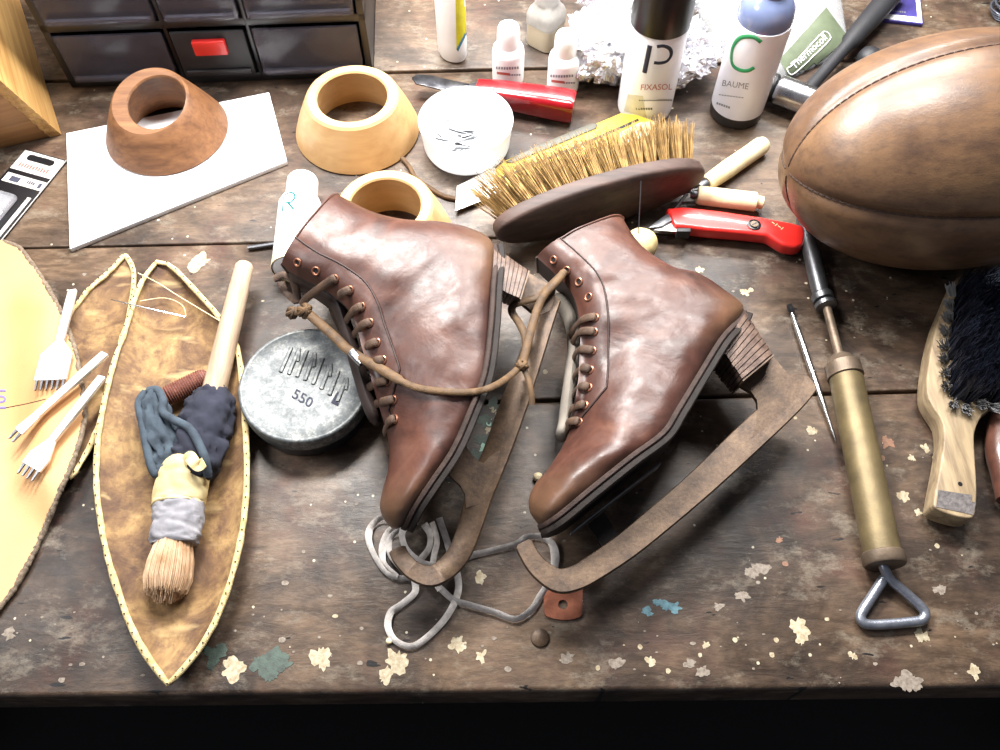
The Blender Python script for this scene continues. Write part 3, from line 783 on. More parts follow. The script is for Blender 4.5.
# dark cap peeking out behind the ball
c = G(866, 66, 0)
b = B(); lathe(b, [(.0002, 0), (.011, 0), (.0122, .002), (.0122, .012), (.010, .017), (.005, .0195), (.0002, .02)], T(c), 28)
o = build(b, 'bottle_cap', MAT['blackmatte']); tag(o, 'small black domed cap peeking out behind the leather ball', 'cap')

# purple booklet
t = thing('booklet', 'purple booklet with white border at the top edge', 'booklet', G(890, 5, 0))
q = [G(876, 18.5, .004), G(923, 24, .004), G(917, -34, .004), G(868, -38, .004)]
b = B(); prism(b, q, (0, 0, -.0038), .0003); build(b, 'cover', MAT['purple'], t)
qc = sum(q, V()) / 4
def ring4(b, s0, s1, z):
    o_ = [qc + (p - qc) * s0 + V((0, 0, z)) for p in q]; i_ = [qc + (p - qc) * s1 + V((0, 0, z)) for p in q]
    b.add(o_ + i_, [(k, (k + 1) % 4, 4 + (k + 1) % 4, 4 + k) for k in range(4)])
b = B(); ring4(b, .97, .80, .0002); build(b, 'white_border', MAT['white'], t, smooth=False)
b = B()
for k in range(8):
    p = q[0].lerp(q[1], .28 + .05 * k) + (q[3] - q[0]) * .15 + V((0, 0, .0003)); d1 = (q[1] - q[0]) * .035; d2 = (q[3] - q[0]) * .025
    b.add([p, p + d1, p + d1 + d2, p + d2], [(0, 1, 2, 3)])
build(b, 'print', MAT['greyink'], t, smooth=False)

# coil of wire top right
c = G(1004, 16, 0)
t = thing('wire_coil', 'dark coil of thin wire in the top right corner', 'wire coil', c)
b = B()
for k in range(9):
    r0 = .014 + .0013 * (k % 4); z = .003 + .0022 * k
    tube(b, [c + V((r0 * math.cos(a), r0 * math.sin(a), z + .001 * math.sin(3 * a + k))) for a in [2 * PI * i / 32 for i in range(32)]], .0009, 6, closed=True)
build(b, 'wire_loops', M_('dark_wire', (120, 124, 136), .3, .7), t)
b = B(); lathe(b, [(.0002, .001), (.0105, .001), (.0115, .003), (.0115, .02), (.0105, .022), (.0002, .022)], T(c), 24); build(b, 'core', MAT['black'], t)

# ---------------------------------------------------------------- leather ball
Rb, Lb = .0925, .149
tipdir = V((-1, -.16, .02)).normalized()
cb = G(962, 152, Rb + .0005)
xb = -tipdir; zb = (V((0, 0, 1)) - xb * xb.z).normalized(); yb = zb.cross(xb)
MB_ = Matrix((xb, yb, zb)).transposed().to_4x4(); MB_.translation = cb
t = thing('leather_ball', 'old oval brown leather rugby ball of four stitched panels', 'ball', (cb.x, cb.y, 0))
seams = [R(s) for s in (74, 166, 254, 346)]
def ballp(th, ph, off=0.0):
    x = -Lb * math.cos(th); r = Rb * max(0.0, math.sin(th)) ** .93
    d = 0.0
    for s in seams:
        dd = (ph - s + PI) % (2 * PI) - PI
        d = max(d, math.exp(-(dd * max(r, .004) / .0050) ** 2))
    puff = .0022 * abs(math.sin(2 * (ph - R(74))))
    rr = r - .0042 * d * min(1, r / .02) + puff * min(1, r / .03) + off
    return MB_ @ V((x, rr * math.cos(ph), rr * math.sin(ph)))
b = B(); nth, nph = 72, 240
loft(b, [[ballp(max(.02, PI * i / nth) if i < nth else PI - .02, 2 * PI * k / nph) for k in range(nph)] for i in range(nth + 1)])
build(b, 'leather_shell', MAT['ball'], t, ang=80)
for s in seams:
    b = B(); n = 60
    for k in range(n):
        a0, a1 = .04 + (PI - .08) * k / n, .04 + (PI - .08) * (k + .86) / n
        tube(b, [ballp(a0, s, .0003), ballp((a0 + a1) / 2, s, .0008), ballp(a1, s, .0003)], .0008, 5)
    build(b, 'seam', M_('seam_thread', (66, 46, 36), .7, bstr=0), t)
# ---------------------------------------------------------------- shoe brush on its edge
A, C = G(499, 264, 0), G(701, 205, 0)
ax = (C - A); ax.z = 0; Lbr = ax.length; ax.normalize()
nn = V((-ax.y, ax.x, 0)); el = R(4); nrm = (nn * math.cos(el) + V((0, 0, 1)) * math.sin(el)); bb_ = nrm.cross(ax) * -1
if bb_.z < 0: bb_ = -bb_
hb = .031; cen = (A + C) / 2 + nn * .010 + V((0, 0, hb * bb_.z + .001))
t = thing('shoe_brush', 'oval dark wooden shoe brush with tan bristles standing on its edge', 'brush', (cen.x, cen.y, 0))
def bp(u, v, w): return cen + ax * u + bb_ * v + nrm * w
b = B(); rings = []
n = 72
def ov(s, w, f=1.0): return [bp((Lbr / 2 * s) * math.cos(a), hb * s * math.copysign(abs(math.sin(a)) ** .85, math.sin(a)), w - f * .010 * (1 - (math.cos(a)) ** 2) * 0) for a in [2 * PI * k / n for k in range(n)]]
for s, w in ((.0, -.0085), (.5, -.0082), (.8, -.0072), (.95, -.0055), (.985, -.0042)): rings.append(ov(max(s, .004), w))
for s, w in ((1.0, -.0025), (1.0, .006), (.985, .0075), (.9, .008), (.004, .008)): rings.append(ov(s, w))
loft(b, rings); build(b, 'brush_back', MAT['brushw'], t, ang=50)
b = B()
for row, vv in enumerate((.024, .016, .006, -.006, -.018)):
    for k in range(15):
        u = -1 + 2 * (k + .5 * (row % 2)) / 14.5
        if abs(u) > .97: continue
        lim = math.sqrt(max(0, 1 - u * u)) * hb
        v = vv * min(1, lim / .026)
        d = nrm + ax * (u * .42) + bb_ * (v * 9)
        hairs(b, bp(u * Lbr * .46, v, .0075), d, .042, .10, .00048, 36 if row < 2 else 12, .0040, 0, 2, .002)
        hairs(b, bp(u * Lbr * .46, v, .0075), d, .043, .11, .0004, 12 if row < 2 else 4, .0040, 1, 2, .003)
build(b, 'bristles', [MAT['bris'], MAT['bristip']], t, kind='stuff')

# ---------------------------------------------------------------- wide yellow cutter behind the bristles
t = thing('snap_off_cutter', 'yellow snap-off cutter with wide white blade lying behind the brush bristles', 'cutter', G(570, 145, 0))
z = .013
poly = [(495, 168), (506, 159), (600, 121), (621, 112), (638, 114), (655, 120), (657, 131), (640, 140), (585, 163), (515, 191), (499, 182)]
b = B(); prism(b, [G(x, y, z) for x, y in poly], (0, 0, -.0105), .0025, 0, 3); build(b, 'cutter_body', MAT['yellow'], t); bv = b.bvh()
b = B(); prism(b, [G(x, y, z + .0012) for x, y in ((505, 161.5), (540, 144), (592, 123), (598, 124), (596, 128), (548, 148), (512, 162.5))], (0, 0, -.0014), .0004); build(b, 'slider_inlay', MAT['grey'], t)
b = B(); prism(b, [G(x, y, z + .0004) for x, y in ((503, 176), (560, 152), (600, 135), (638, 118.5), (639, 120.5), (600, 138), (560, 155), (504, 178))], (0, 0, -.0008)); build(b, 'slot', MAT['blackmatte'], t, smooth=False)
b = B(); prism(b, [G(x, y, z + .0006) for x, y in ((620, 132), (640, 122), (655, 121), (656, 131), (640, 139), (622, 145))], (0, 0, -.0012), .0003); build(b, 'end_cap', MAT['cream'], t, label='cream end piece')
b = B(); prism(b, [G(x, y, .006) for x, y in ((457, 186), (494, 167), (510, 178), (512, 189), (488, 198), (455, 211))], (0, 0, -.0012), .0002)
build(b, 'blade', MAT['ironw'], t, smooth=False, label='wide bright blade')

# tan cord by the maple rings
b = B(); pts = [G(402, 158, .003), G(409, 166, .004), (G(416, 178, .003)), G(430, 188, .0026), G(444, 196, .0026), G(457, 199, .0026)]
tube(b, cat(pts, 6), .0021, 8)
o = build(b, 'cord_piece', MAT['tanlace']); tag(o, 'short piece of tan cord beside the pale maple ring', 'cord')
b = B(); tube(b, [G(248, 248, .003), G(262, 246, .003), G(277, 243.5, .0035)], .0021, 8)
o = build(b, 'metal_pin', MAT['dsteel']); tag(o, 'short metal pin beside the base of the R bottle', 'pin')

# ---------------------------------------------------------------- awls
def awl(label, A, C, r, spike, hexend=False):
    M = zframe(C, A); L = (A - C).length      # z from the ferrule end to the butt
    t = thing('awl', label, 'awl', V(((A.x + C.x) / 2, (A.y + C.y) / 2, 0)))
    b = B(); lathe(b, [(.0002, 0), (r * .78, .0003), (r * .9, .003), (r, L * .35), (r * .98, L * .7), (r * 1.0, L - .006), (r * .8, L - .001), (.0002, L)] if not hexend else
                   [(.0002, 0), (r * .9, .0003), (r, .003), (r * 1.02, L * .86), (r * .7, L * .88), (r * .66, L - .002), (.0002, L)], M, 28); build(b, 'handle', MAT['cream'], t)
    b = B(); lathe(b, [(r * .4, -.006), (r * .42, -.002), (r * .4, 0)] if hexend else [(r * .7, -.010), (r * .72, -.004), (r * .6, -.0035), (r * .6, .0)], M, 20); build(b, 'ferrule', MAT['dsteel'], t)
    b = B(); P0 = M @ V((0, 0, -.009)); tube(b, [P0, P0.lerp(spike, .7), spike], [.0017, .0013, .0003], 8); build(b, 'spike', MAT['steel'], t)
awl('cream-handled awl pointing down left from the tip of the shoe brush', G(765, 143, .0095), G(706, 184, .0095), .0088, G(664, 199, .004))
awl('short cream wooden awl handle lying above the red utility knife', G(765, 203, .010), G(697, 195, .010), .0086, G(672, 212, .004), True)

# ---------------------------------------------------------------- red utility knife
t = thing('utility_knife', 'red utility knife with exposed trapezoid blade beside the leather ball', 'knife', G(735, 230, 0))
z = .018
poly = [(666, 207.5), (684, 206), (720, 210), (760, 216), (792, 222), (804, 225), (806, 232), (804, 244), (796, 247), (784, 245), (774, 239), (768, 235), (740, 232), (705, 229), (690, 227), (675, 226)]
b = B(); prism(b, [G(x, y, z) for x, y in poly], (0, 0, -.0135), .003, 0, 3); build(b, 'knife_body', MAT['red'], t, ang=60); bv = b.bvh()
b = B(); prism(b, [G(x, y, .014) for x, y in ((654, 230), (669, 217.5), (690, 218), (690, 228), (677, 231.5))], (0, 0, -.0008)); build(b, 'blade', MAT['ironw'], t, smooth=False)
b = B(); prism(b, [G(x, y, .0165) for x, y in ((648, 228), (655, 222), (668, 213), (673, 220), (662, 226))], (0, 0, -.004), .0006); build(b, 'blade_holder', MAT['dsteel'], t)
b = B(); prism(b, [G(x, y, .018) for x, y in ((677, 227.5), (691, 227.5), (691, 231.5), (677, 231.5))], (0, 0, -.010), .001); build(b, 'nose_clip', MAT['blackmatte'], t)
p, _ = hit(bv, 754, 225, .0002)
b = B(); lathe(b, [(.0058, .0002), (.006, .0009), (.0048, .0012), (.0042, .0004), (.0002, .0004)], T(p), 24); build(b, 'screw_recess', MAT['black'], t)
b = B(); lathe(b, [(.0036, .0004), (.0034, .0016), (.0002, .0018)], T(p), 20); rbox(b, T(p + V((0, 0, .0017))) @ RZ(.6), .005, .0007, .0004, 0, 1); build(b, 'screw', [MAT['collar'], MAT['black']], t)
b = B()
for k in range(4): decal_stroke(b, [(772 + k * 3, 222 + k * 1.8 + (k % 2) * 2), (774.5 + k * 3, 224 + k * 1.8 - (k % 2) * 2)], bv, .0004)
build(b, 'small_print', MAT['tape'], t)

# beeswax ball with needle
c = G(641, 244, .0145)
b = B(); lump(b, c, .0145, .0145, .0135, .05, 2.2, 4, 1.5)
o = build(b, 'wax_lump', MAT['wax'], ang=80); tag(o, 'round cream wax lump behind the right skate boot', 'wax')
b = B(); p0 = V(c) + V((-.004, 0, .012)); p1 = G(641, 181, .058); tube(b, [p0 - (p1 - p0) * .05, p0.lerp(p1, .5), p1], [.0004, .0005, .0005], 6)
o = build(b, 'upright_needle', MAT['dsteel']); tag(o, 'thin steel needle stuck upright in the cream wax lump', 'needle')

# ---------------------------------------------------------------- leather hides at the left
def bandpanel(name, label, Lp, Rp, zedge, zmid, n=44, nc=18, th=.0028, tipz=None, holes=True, catn=5):
    Lc = cat([V((x, y, 0)) for x, y in Lp], catn); Rc = cat([V((x, y, 0)) for x, y in Rp], catn)
    def res(P):
        d = [0]
        for i in range(1, len(P)): d.append(d[-1] + (P[i] - P[i - 1]).length)
        out = []; j = 0
        for k in range(n + 1):
            s = d[-1] * k / n
            while j < len(P) - 2 and d[j + 1] < s: j += 1
            f = (s - d[j]) / max(1e-6, d[j + 1] - d[j]); out.append(P[j].lerp(P[j + 1], min(1, max(0, f))))
        return out
    Lr, Rr = res(Lc), res(Rc)
    # rows joined at equal height in the picture, so the grid stays regular
    top = []; 
    for k in range(n + 1):
        a, c = G(Lr[k].x, Lr[k].y, zedge), G(Rr[k].x, Rr[k].y, zedge)
        row = []
        for j in range(nc + 1):
            v = j / nc; e = abs(2 * v - 1)
            wdt = min(1, (c - a).length / .05)
            end = max(0, 1 - min(k, n - k) / (n * .12))
            zz = zmid + (zedge - zmid) * max(e ** 3.2, end, 1 - wdt)
            p = a.lerp(c, v); row.append(V((p.x, p.y, zz + .0012 * noise.noise(V((p.x * 60, p.y * 60, 1))))))
        top.append(row)
    b = B(); N = nc + 1
    vs = [p for r in top for p in r]; fs = [(k * N + j, k * N + j + 1, (k + 1) * N + j + 1, (k + 1) * N + j) for k in range(n) for j in range(nc)]
    b.add(vs, fs); bv = b.bvh(); o = len(vs)
    b.add([p - V((0, 0, th)) for p in vs], [f[::-1] for f in fs])
    b.f.extend([[k * N, (k + 1) * N, o + (k + 1) * N, o + k * N] for k in range(n)] + [[(k + 1) * N + nc, k * N + nc, o + k * N + nc, o + (k + 1) * N + nc] for k in range(n)])
    b.m.extend([0] * (2 * n))
    t = thing(name, label, 'leather panel', V((top[n // 2][nc // 2].x, top[n // 2][nc // 2].y, 0)))
    build(b, 'hide', MAT['panel'], t, ang=70)
    edge = [r[0] for r in top] + [r[-1] for r in top][::-1]
    e2 = []
    for p in edge:
        if not e2 or (p - e2[-1]).length > .0012: e2.append(p - V((0, 0, .0004)))
    b = B(); tube(b, [p + V((0, 0, .0012 + .0007 * noise.noise(p * 300))) for p in e2], [.0023 * (1 + .35 * noise.noise(p * 220)) for p in e2], 8, 0, .8, V((0, 0, 1)), True, True)
    if holes:
        cen_ = sum(e2, V()) / len(e2); k = 0; acc = 0
        for i in range(len(e2)):
            p, q = e2[i], e2[(i + 1) % len(e2)]; acc += (q - p).length
            if acc > .0042:
                acc = 0
                s = (q - p).normalized().cross(V((0, 0, 1))) * .0004
                rbox(b, T(p + s + V((0, 0, .0034))), .0009, .0009, .0005, 0, 1)
    build(b, 'stitched_edge', [MAT['paneledge'], MAT['dark']], t, ang=60, label='pale stitched edge')
    return t, bv
bandpanel('hide_panel', 'scuffed brown ball panel tucked under the tan leather sheet', [(125, 256), (108, 274), (88, 292), (66, 322), (50, 360), (46, 400), (55, 440), (72, 478)],
          [(126, 256), (134, 272), (132, 300), (121, 352), (109, 398), (97, 432), (84, 458), (73, 478)], .010, .0045, holes=True)
panelA, bvA = bandpanel('hide_panel', 'boat-shaped scuffed ball panel with the dauber brush lying in it', [(156, 264), (141, 284), (128, 322), (113, 368), (102, 414), (97, 460), (98, 500), (108, 556), (127, 616), (146, 654), (168, 684)],
          [(157, 263), (172, 267), (201, 297), (224, 324), (239, 356), (245, 420), (247, 480), (242, 534), (228, 590), (206, 640), (169, 685)], .018, .0045)

# tan sheet
outl = [(240, 2), (246, 18), (262, 31), (285, 46), (314, 62), (350, 75), (390, 82), (416, 84.5), (440, 79), (466, 70), (490, 59), (530, 43), (562, 28), (590, 12), (607, -2), (616, -8)]
def edgex(y):
    for (y0, x0), (y1, x1) in zip(outl, outl[1:]):
        if y0 <= y <= y1: return x0 + (x1 - x0) * (y - y0) / (y1 - y0)
b = B(); NR, NC = 60, 26; rows_ = []
for k in range(NR + 1):
    y = 240 + 376 * k / NR; xe = edgex(y); row = []
    for j in range(NC + 1):
        x = -95 + (xe + 95) * (j / NC) ** .8
        g = max(0, min(1, (x - 5) / 45)) * max(0, min(1, (y - 262) / 40)) * max(0, min(1, (545 - y) / 70)); g = g * g * (3 - 2 * g)
        row.append(G(x, y, .0045 + .0125 * g))
    rows_.append(row)
N = NC + 1; vs = [p for r in rows_ for p in r]; fs = [(k * N + j, k * N + j + 1, (k + 1) * N + j + 1, (k + 1) * N + j) for k in range(NR) for j in range(NC)]
b.add(vs, fs); bvT = b.bvh(); o_ = len(vs); th = .0036
b.add([p - V((0, 0, th)) for p in vs], [f[::-1] for f in fs])
b.f.extend([[k * N, (k + 1) * N, o_ + (k + 1) * N, o_ + k * N] for k in range(NR)]); b.m.extend([0] * NR)
t = thing('leather_sheet', 'large smooth tan leather sheet with curved cut edge at the left', 'leather', G(10, 430, 0))
build(b, 'grain_side', MAT['tan'], t, ang=60)
b = B(); ep = [r[-1] - V((0, 0, .0016)) for r in rows_]
ep2 = []
for i in range(len(ep) - 1):
    for f in (0, .25, .5, .75): ep2.append(ep[i].lerp(ep[i + 1], f))
tube(b, [p + V((.0006 * noise.noise(p * 900), .0006 * noise.noise(p * 900 + V((5, 5, 5))), 0)) for p in ep2], [.0021 * (1 + .35 * noise.noise(p * 500)) for p in ep2], 8, 0, 1.0)
build(b, 'fuzzy_cut_edge', MAT['suede'], t, ang=70, label='grey fuzzy cut edge')
b = B(); decal_stroke(b, [(-20, 412), (10, 407), (30, 403), (46, 399)], bvT, .0004); build(b, 'scribed_line', MAT['dark'], t)
b = B(); decal_text(b, '101', bvT, (6, 412), (0, -1), (-1, 0), 17, .0004, bold=.01); build(b, 'stamped_lettering', MAT['purpleink'], t, smooth=False, label='faint purple stamped characters')

# ---------------------------------------------------------------- pricking irons
def iron(label, A, C, head0, sw, hw, n, tl, bend=0.0):
    """A handle end, C tooth tips; head0 = fraction where the fork head starts"""
    M = frame(A, C); L = (C - A).length; th = .0036
    t = thing('pricking_iron', label, 'pricking iron', V(((A.x + C.x) / 2, (A.y + C.y) / 2, min(A.z, C.z) - .002)), 'leather pricking irons on the tan sheet')
    def P(x, y, z=0): return M @ V((x, y + bend * max(0, x / L - head0) / max(.01, 1 - head0), z))
    xh = L * head0; xt = L - tl
    b = B(); prism(b, [P(.001, -sw * .9, th), P(.0, sw * .9, th), P(L * .15, sw, th), P(xh * .82, sw * .9, th), P(xh * .82, -sw * .9, th), P(L * .15, -sw, th)], M.to_3x3() @ V((0, 0, -th)), .0007); build(b, 'shank', MAT['ironw'], t)
    b = B(); prism(b, [P(xh * .80, sw * .85, th * .85), P(xh, hw, th * .85), P(xt, hw, th * .85), P(xt, -hw, th * .85), P(xh, -hw, th * .85), P(xh * .80, -sw * .85, th * .85)], M.to_3x3() @ V((0, 0, -th * .7)), .0005); build(b, 'fork_head', MAT['ironw'], t)
    for k in range(n):
        y = -hw + 2 * hw * (k + .5) / n; w = hw / n * .46
        b = B(); prism(b, [P(xt - .0006, y - w, th * .75), P(xt - .0006, y + w, th * .75), P(L - .001, y + w * .7, th * .5), P(L, y - w * .2, th * .5)], M.to_3x3() @ V((0, 0, -th * .42))); build(b, 'tooth', MAT['dsteel'], t, smooth=False)
iron('steel pricking iron with six teeth, uppermost of the three', G(74, 291, .0205), G(49, 391, .020), .66, .0036, .0125, 6, .0085)
iron('narrow steel pricking iron with two teeth, between the other two', G(107, 354, .0265), G(11, 441, .019), .88, .0036, .0045, 2, .0085)
iron('steel pricking iron with four teeth, lowest of the three', G(104, 377, .0265), G(25, 478, .019), .80, .0034, .0090, 4, .0085)

# needle and thread on the panel
b = B(); tube(b, [G(111, 299.5, .0235), G(148, 308.5, .0245), G(185, 317, .018)], [.0004, .0008, .0007], 6)
o = build(b, 'sewing_needle', MAT['steel']); tag(o, 'long steel sewing needle lying across the boat-shaped panel', 'needle')
b = B(); pts = [(185, 317), (176, 306), (158, 290), (140, 274), (148, 300), (170, 298), (184, 316)]
pts = [(186, 316), (182, 305), (165, 298), (140, 301)]; tube(b, cat([G(x, y, .0125 + .004 * (i % 2)) for i, (x, y) in enumerate(pts)], 5), .0004, 5)
pts = [(138, 273), (158, 283), (180, 297), (220, 321)]; tube(b, cat([G(x, y, .0215) for i, (x, y) in enumerate(pts)], 5), .0004, 5)
o = build(b, 'linen_thread', MAT['cream']); tag(o, 'thin pale thread looped over the top of the boat-shaped panel', 'thread')

# ---------------------------------------------------------------- dauber brush
t = thing('dauber_brush', 'dauber brush wrapped in blue-grey cloth and tape with wooden dowel handle', 'brush', G(190, 450, .004))
A, C = G(245, 264, .026), G(209, 412, .022); M = zframe(A, C); L = (C - A).length
b = B(); lathe(b, [(.0002, 0), (.0062, .0004), (.0076, .003), (.0079, .02), (.0082, .024), (.0088, .06), (.0096, L)], M, 24); build(b, 'dowel_handle', MAT['dowel'], t)
def wrap(name, path, mat, amp, fr, n=40, m=34, seed=0, fold=0.0, label=None):
    """path rows: (px,py,z,half-width m, half-height m)"""
    P = cat([G(x, y, z) for x, y, z, w, h in path], 8); W = cat([V((w, h, 0)) for x, y, z, w, h in path], 8); rings = []
    for i, p in enumerate(P):
        tt = (P[min(i + 1, len(P) - 1)] - P[max(i - 1, 0)]).normalized(); s = tt.cross(V((0, 0, 1))).normalized(); u = s.cross(tt)
        r = []
        for k in range(n):
            a = 2 * PI * k / n; c, q = math.cos(a), math.sin(a)
            k_ = 1 + amp * (noise.noise(V((c * fr, q * fr, i * .11 + seed))) - 1.3 * max(0, .22 - abs(noise.noise(V((c * fr * 1.3, q * fr * 1.3, i * .16 + seed * 2))))) / .22 * .8) + fold * math.sin(i * .9 + 2.2 * c + seed) * .5
            r.append(p + s * (W[i].x * k_ * c) + u * (W[i].y * k_ * q))
        rings.append(r)
    b = B(); loft(b, rings); return build(b, name, mat, t, ang=80, label=label)
wrap('cloth_wrap', [(213, 392, .020, .012, .011), (212, 400, .021, .0185, .015), (208, 418, .022, .0215, .017), (203, 437, .022, .0215, .017), (198, 456, .022, .020, .0165), (192, 470, .022, .017, .015), (188, 478, .021, .014, .0125)], MAT['clothd'], .17, 1.7, seed=3, fold=.06, label='navy cloth wrap')
wrap('cloth_fold', [(152, 391, .022, .005, .006), (154, 402, .022, .0095, .009), (158, 420, .021, .011, .010), (166, 442, .020, .0135, .011), (172, 460, .019, .0135, .011), (176, 472, .019, .010, .009)], MAT['cloth'], .24, 1.9, seed=11, fold=.09, label='slate blue cloth fold')
for nm, pts, r in (('hem', [(146, 392, .026), (139, 404, .026), (143, 425, .026), (147, 448, .026), (152, 468, .025), (158, 474, .024), (170, 464, .029), (184, 458, .031), (197, 462, .032)], .0033),
                   ('hem', [(148, 391, .027), (157, 390, .028), (163, 400, .030), (163, 412, .031), (174, 420, .034), (189, 428, .038), (199, 444, .040), (206, 462, .037), (208, 476, .030)], .0032)):
    b = B(); P = cat([G(*p) for p in pts], 8); tube(b, P, [r * (1 + .12 * noise.noise(p * 400)) for p in P], 10); build(b, nm, MAT['cloth'], t, ang=80, label='rolled slate blue hem')
wrap('tape_band', [(189, 462, .022, .0145, .0135), (187, 468, .022, .0185, .0155), (183, 482, .021, .0195, .0155), (179, 500, .020, .0195, .015), (178, 506, .020, .019, .0145)], MAT['tape'], .07, 1.2, seed=5)
b = B(); pts = cat([G(184, 462, .037), G(189, 456, .043), G(194, 462, .045), G(199, 466, .042), G(204, 462, .044)], 6); tube(b, pts, .0042, 8, 0, .12, V((0, 0, 1))); build(b, 'tape_curl', MAT['tape'], t)
wrap('sock_band', [(179, 500, .020, .0165, .013), (179, 508, .020, .0185, .0145), (178, 522, .019, .0185, .0145), (176, 536, .0185, .0185, .0145), (175, 544, .018, .0165, .0125)], MAT['sock'], .09, 1.6, seed=8, fold=.03, label='light grey cloth band')
b = B(); p0, p1 = G(175, 538, .018), G(164, 603, .014); d = (p1 - p0)
dn_ = d.normalized(); o1 = dn_.orthogonal().normalized(); o2 = dn_.cross(o1)
for _ in range(1000):
    a, q = rng.uniform(0, 2 * PI), math.sqrt(rng.random()) if rng.random() < .5 else rng.uniform(.85, 1)
    off = o1 * math.cos(a) + o2 * math.sin(a); Lh = d.length * (1.0 - .20 * q * q) * rng.uniform(.94, 1.04)
    tube(b, [p0 + off * (.0118 * q), p0 + off * (.0156 * q) + dn_ * Lh * .45, p0 + off * (.0165 * q) + dn_ * Lh * .78, p0 + off * (.0145 * q) + dn_ * Lh], [.00045, .00042, .00036, .0002], 3, cap=False)
M = zframe(p0, p1); Lq = d.length
lathe(b, [(.0002, 0), (.010, .001), (.0115, .016), (.0132, Lq * .5), (.0115, Lq * .7), (.006, Lq * .8), (.002, Lq * .84)], M, 28)
build(b, 'bristle_head', MAT['brisl'], t, label='blond bristle head')
# thread-wound handle beside the dowel
A, C = G(163, 398, .017), G(208, 376, .015); M = zframe(A, C); L = (C - A).length
prof = []
for k in range(60):
    z = L * k / 59; e = min(1, (min(z, L - z) + .001) / .006); prof.append(((.0078 if e >= 1 else .0055 + .0023 * e) + .0005 * math.sin(k * 2.1), z))
b = B(); lathe(b, [(.0002, -.0002)] + prof + [(.0002, L + .0002)], M, 24)
o = build(b, 'thread_roll', MAT['roll'], ang=70); tag(o, 'red-brown thread-wound roll beside the dowel of the dauber brush', 'thread roll')

# ---------------------------------------------------------------- polish tin
tc = G(310, 402, 0); hT = .030; RT = .0508
lc = G(304, 383, hT); tc = V((lc.x, lc.y, 0))
t = thing('polish_tin', 'round black polish tin with worn embossed lid beside the left boot', 'tin', tc)
b = B(); lathe(b, [(.0002, 0), (.046, 0), (.0482, .0012), (.0488, .003), (.0488, .017), (.0002, .017)], T(tc), 72); build(b, 'tin_body', M_('black_tin_paint', (26, 26, 28), .35, c2=(52, 52, 54), ns=200, bstr=.05), t)
b = B(); lathe(b, [(.0500, .0162), (RT, .0165), (RT, hT - .0022), (RT - .0008, hT - .0004), (RT - .002, hT), (RT - .0035, hT - .0002), (RT - .0048, hT - .0014), (.032, hT - .0010), (.0002, hT - .0009)], T(tc), 80)
build(b, 'lid', MAT['tin'], t, ang=50); bv = b.bvh()
b = B()
for k in range(8):
    s = k / 7; x0 = 286 + 56 * s; y0 = 360 + 30 * s - 6 * math.sin(PI * s)
    dxx, dyy = (12 - 2 * s), -(30 - 7 * abs(s - .4))
    decal_stroke(b, [(x0 - dxx * .45, y0 - dyy * .45), (x0 + dxx * .45, y0 + dyy * .45)], bv, .0017, 0, 5, False, .55)
    if k % 2: decal_stroke(b, [(x0 + dxx * .45, y0 + dyy * .45), (x0 + 5, y0 + dyy * .3), (x0 + 4, y0)], bv, .0014, 0, 4, False, .55)
build(b, 'embossed_lettering', MAT['tin'], t)
b = B(); decal_text(b, '550', bv, (291, 397), (.86, .5), (.42, -.86), 15, .0003, bold=.01); decal_text(b, 'L', bv, (331, 402), (.8, .4), (.5, -.86), 17, .0003, bold=.05)
build(b, 'stamped_lettering', MAT['ink'], t, smooth=False)

# ---------------------------------------------------------------- ball pump
t = thing('ball_pump', 'old brass hand pump with triangular wire handle at the right', 'pump', G(862, 450, 0))
def seg(name, mat, A, C, prof, n=28, label=None):
    M = zframe(A, C); L = (C - A).length
    b = B(); lathe(b, [(r, z * L) for r, z in prof], M, n); return build(b, name, mat, t, label=label)
zc = .0145
P_top, P_a, P_b, P_c, P_e, P_f = G(803, 218, .012), G(821, 294, .0125), G(827, 308, .013), G(841, 362, zc), G(846, 378, zc), G(883, 556, zc)
seg('nozzle_tube', MAT['dsteel'], P_top, P_a, [(.0002, 0), (.0062, .001), (.0068, .05), (.0072, .9), (.0066, 1), (.0002, 1)], label='grey nozzle tube')
seg('knurled_nut', MAT['dsteel'], P_a, P_b, [(.0002, 0), (.0082, .02), (.0092, .12), (.0086, .45), (.0058, .5), (.0058, .62), (.0088, .66), (.0088, .9), (.004, 1), (.0002, 1)])
seg('rod', MAT['collar'], P_b, P_c, [(.0036, 0), (.0036, .85), (.0055, .87), (.0065, 1)])
seg('neck_collar', MAT['collar'], P_c, P_e, [(.0002, -.3), (.009, -.28), (.012, .1), (.0140, .2), (.0142, .95), (.0132, 1.0), (.0002, 1)])
seg('barrel', MAT['brass'], P_e, P_f, [(.0002, 0), (.0128, .0005), (.0130, .01), (.0130, .99), (.0002, 1)], 40)
P_g = G(885.5, 566, zc)
seg('end_collar', MAT['collar'], P_f - (P_g - P_f) * .3, P_g, [(.0002, 0), (.0142, .01), (.0149, .08), (.0149, .8), (.0138, .97), (.0002, 1)], 36)
b = B(); pts = [(882, 562, .0135), (885, 570, .013), (891, 580, .0095), (907, 594, .0065), (921, 607, .0055), (925, 614, .0050), (922, 620, .0045), (912, 622, .0045), (882, 624.5, .0045), (866, 624, .0045), (861, 619, .0048), (862, 612, .0052), (873, 595, .0062), (884, 578, .0085)]
tube(b, cat([G(*p) for p in pts], 5), .0036, 12); build(b, 'triangle_handle', M_('galvanised_wire', (150, 154, 164), .35, .75, c2=(122, 126, 136), ns=150), t)

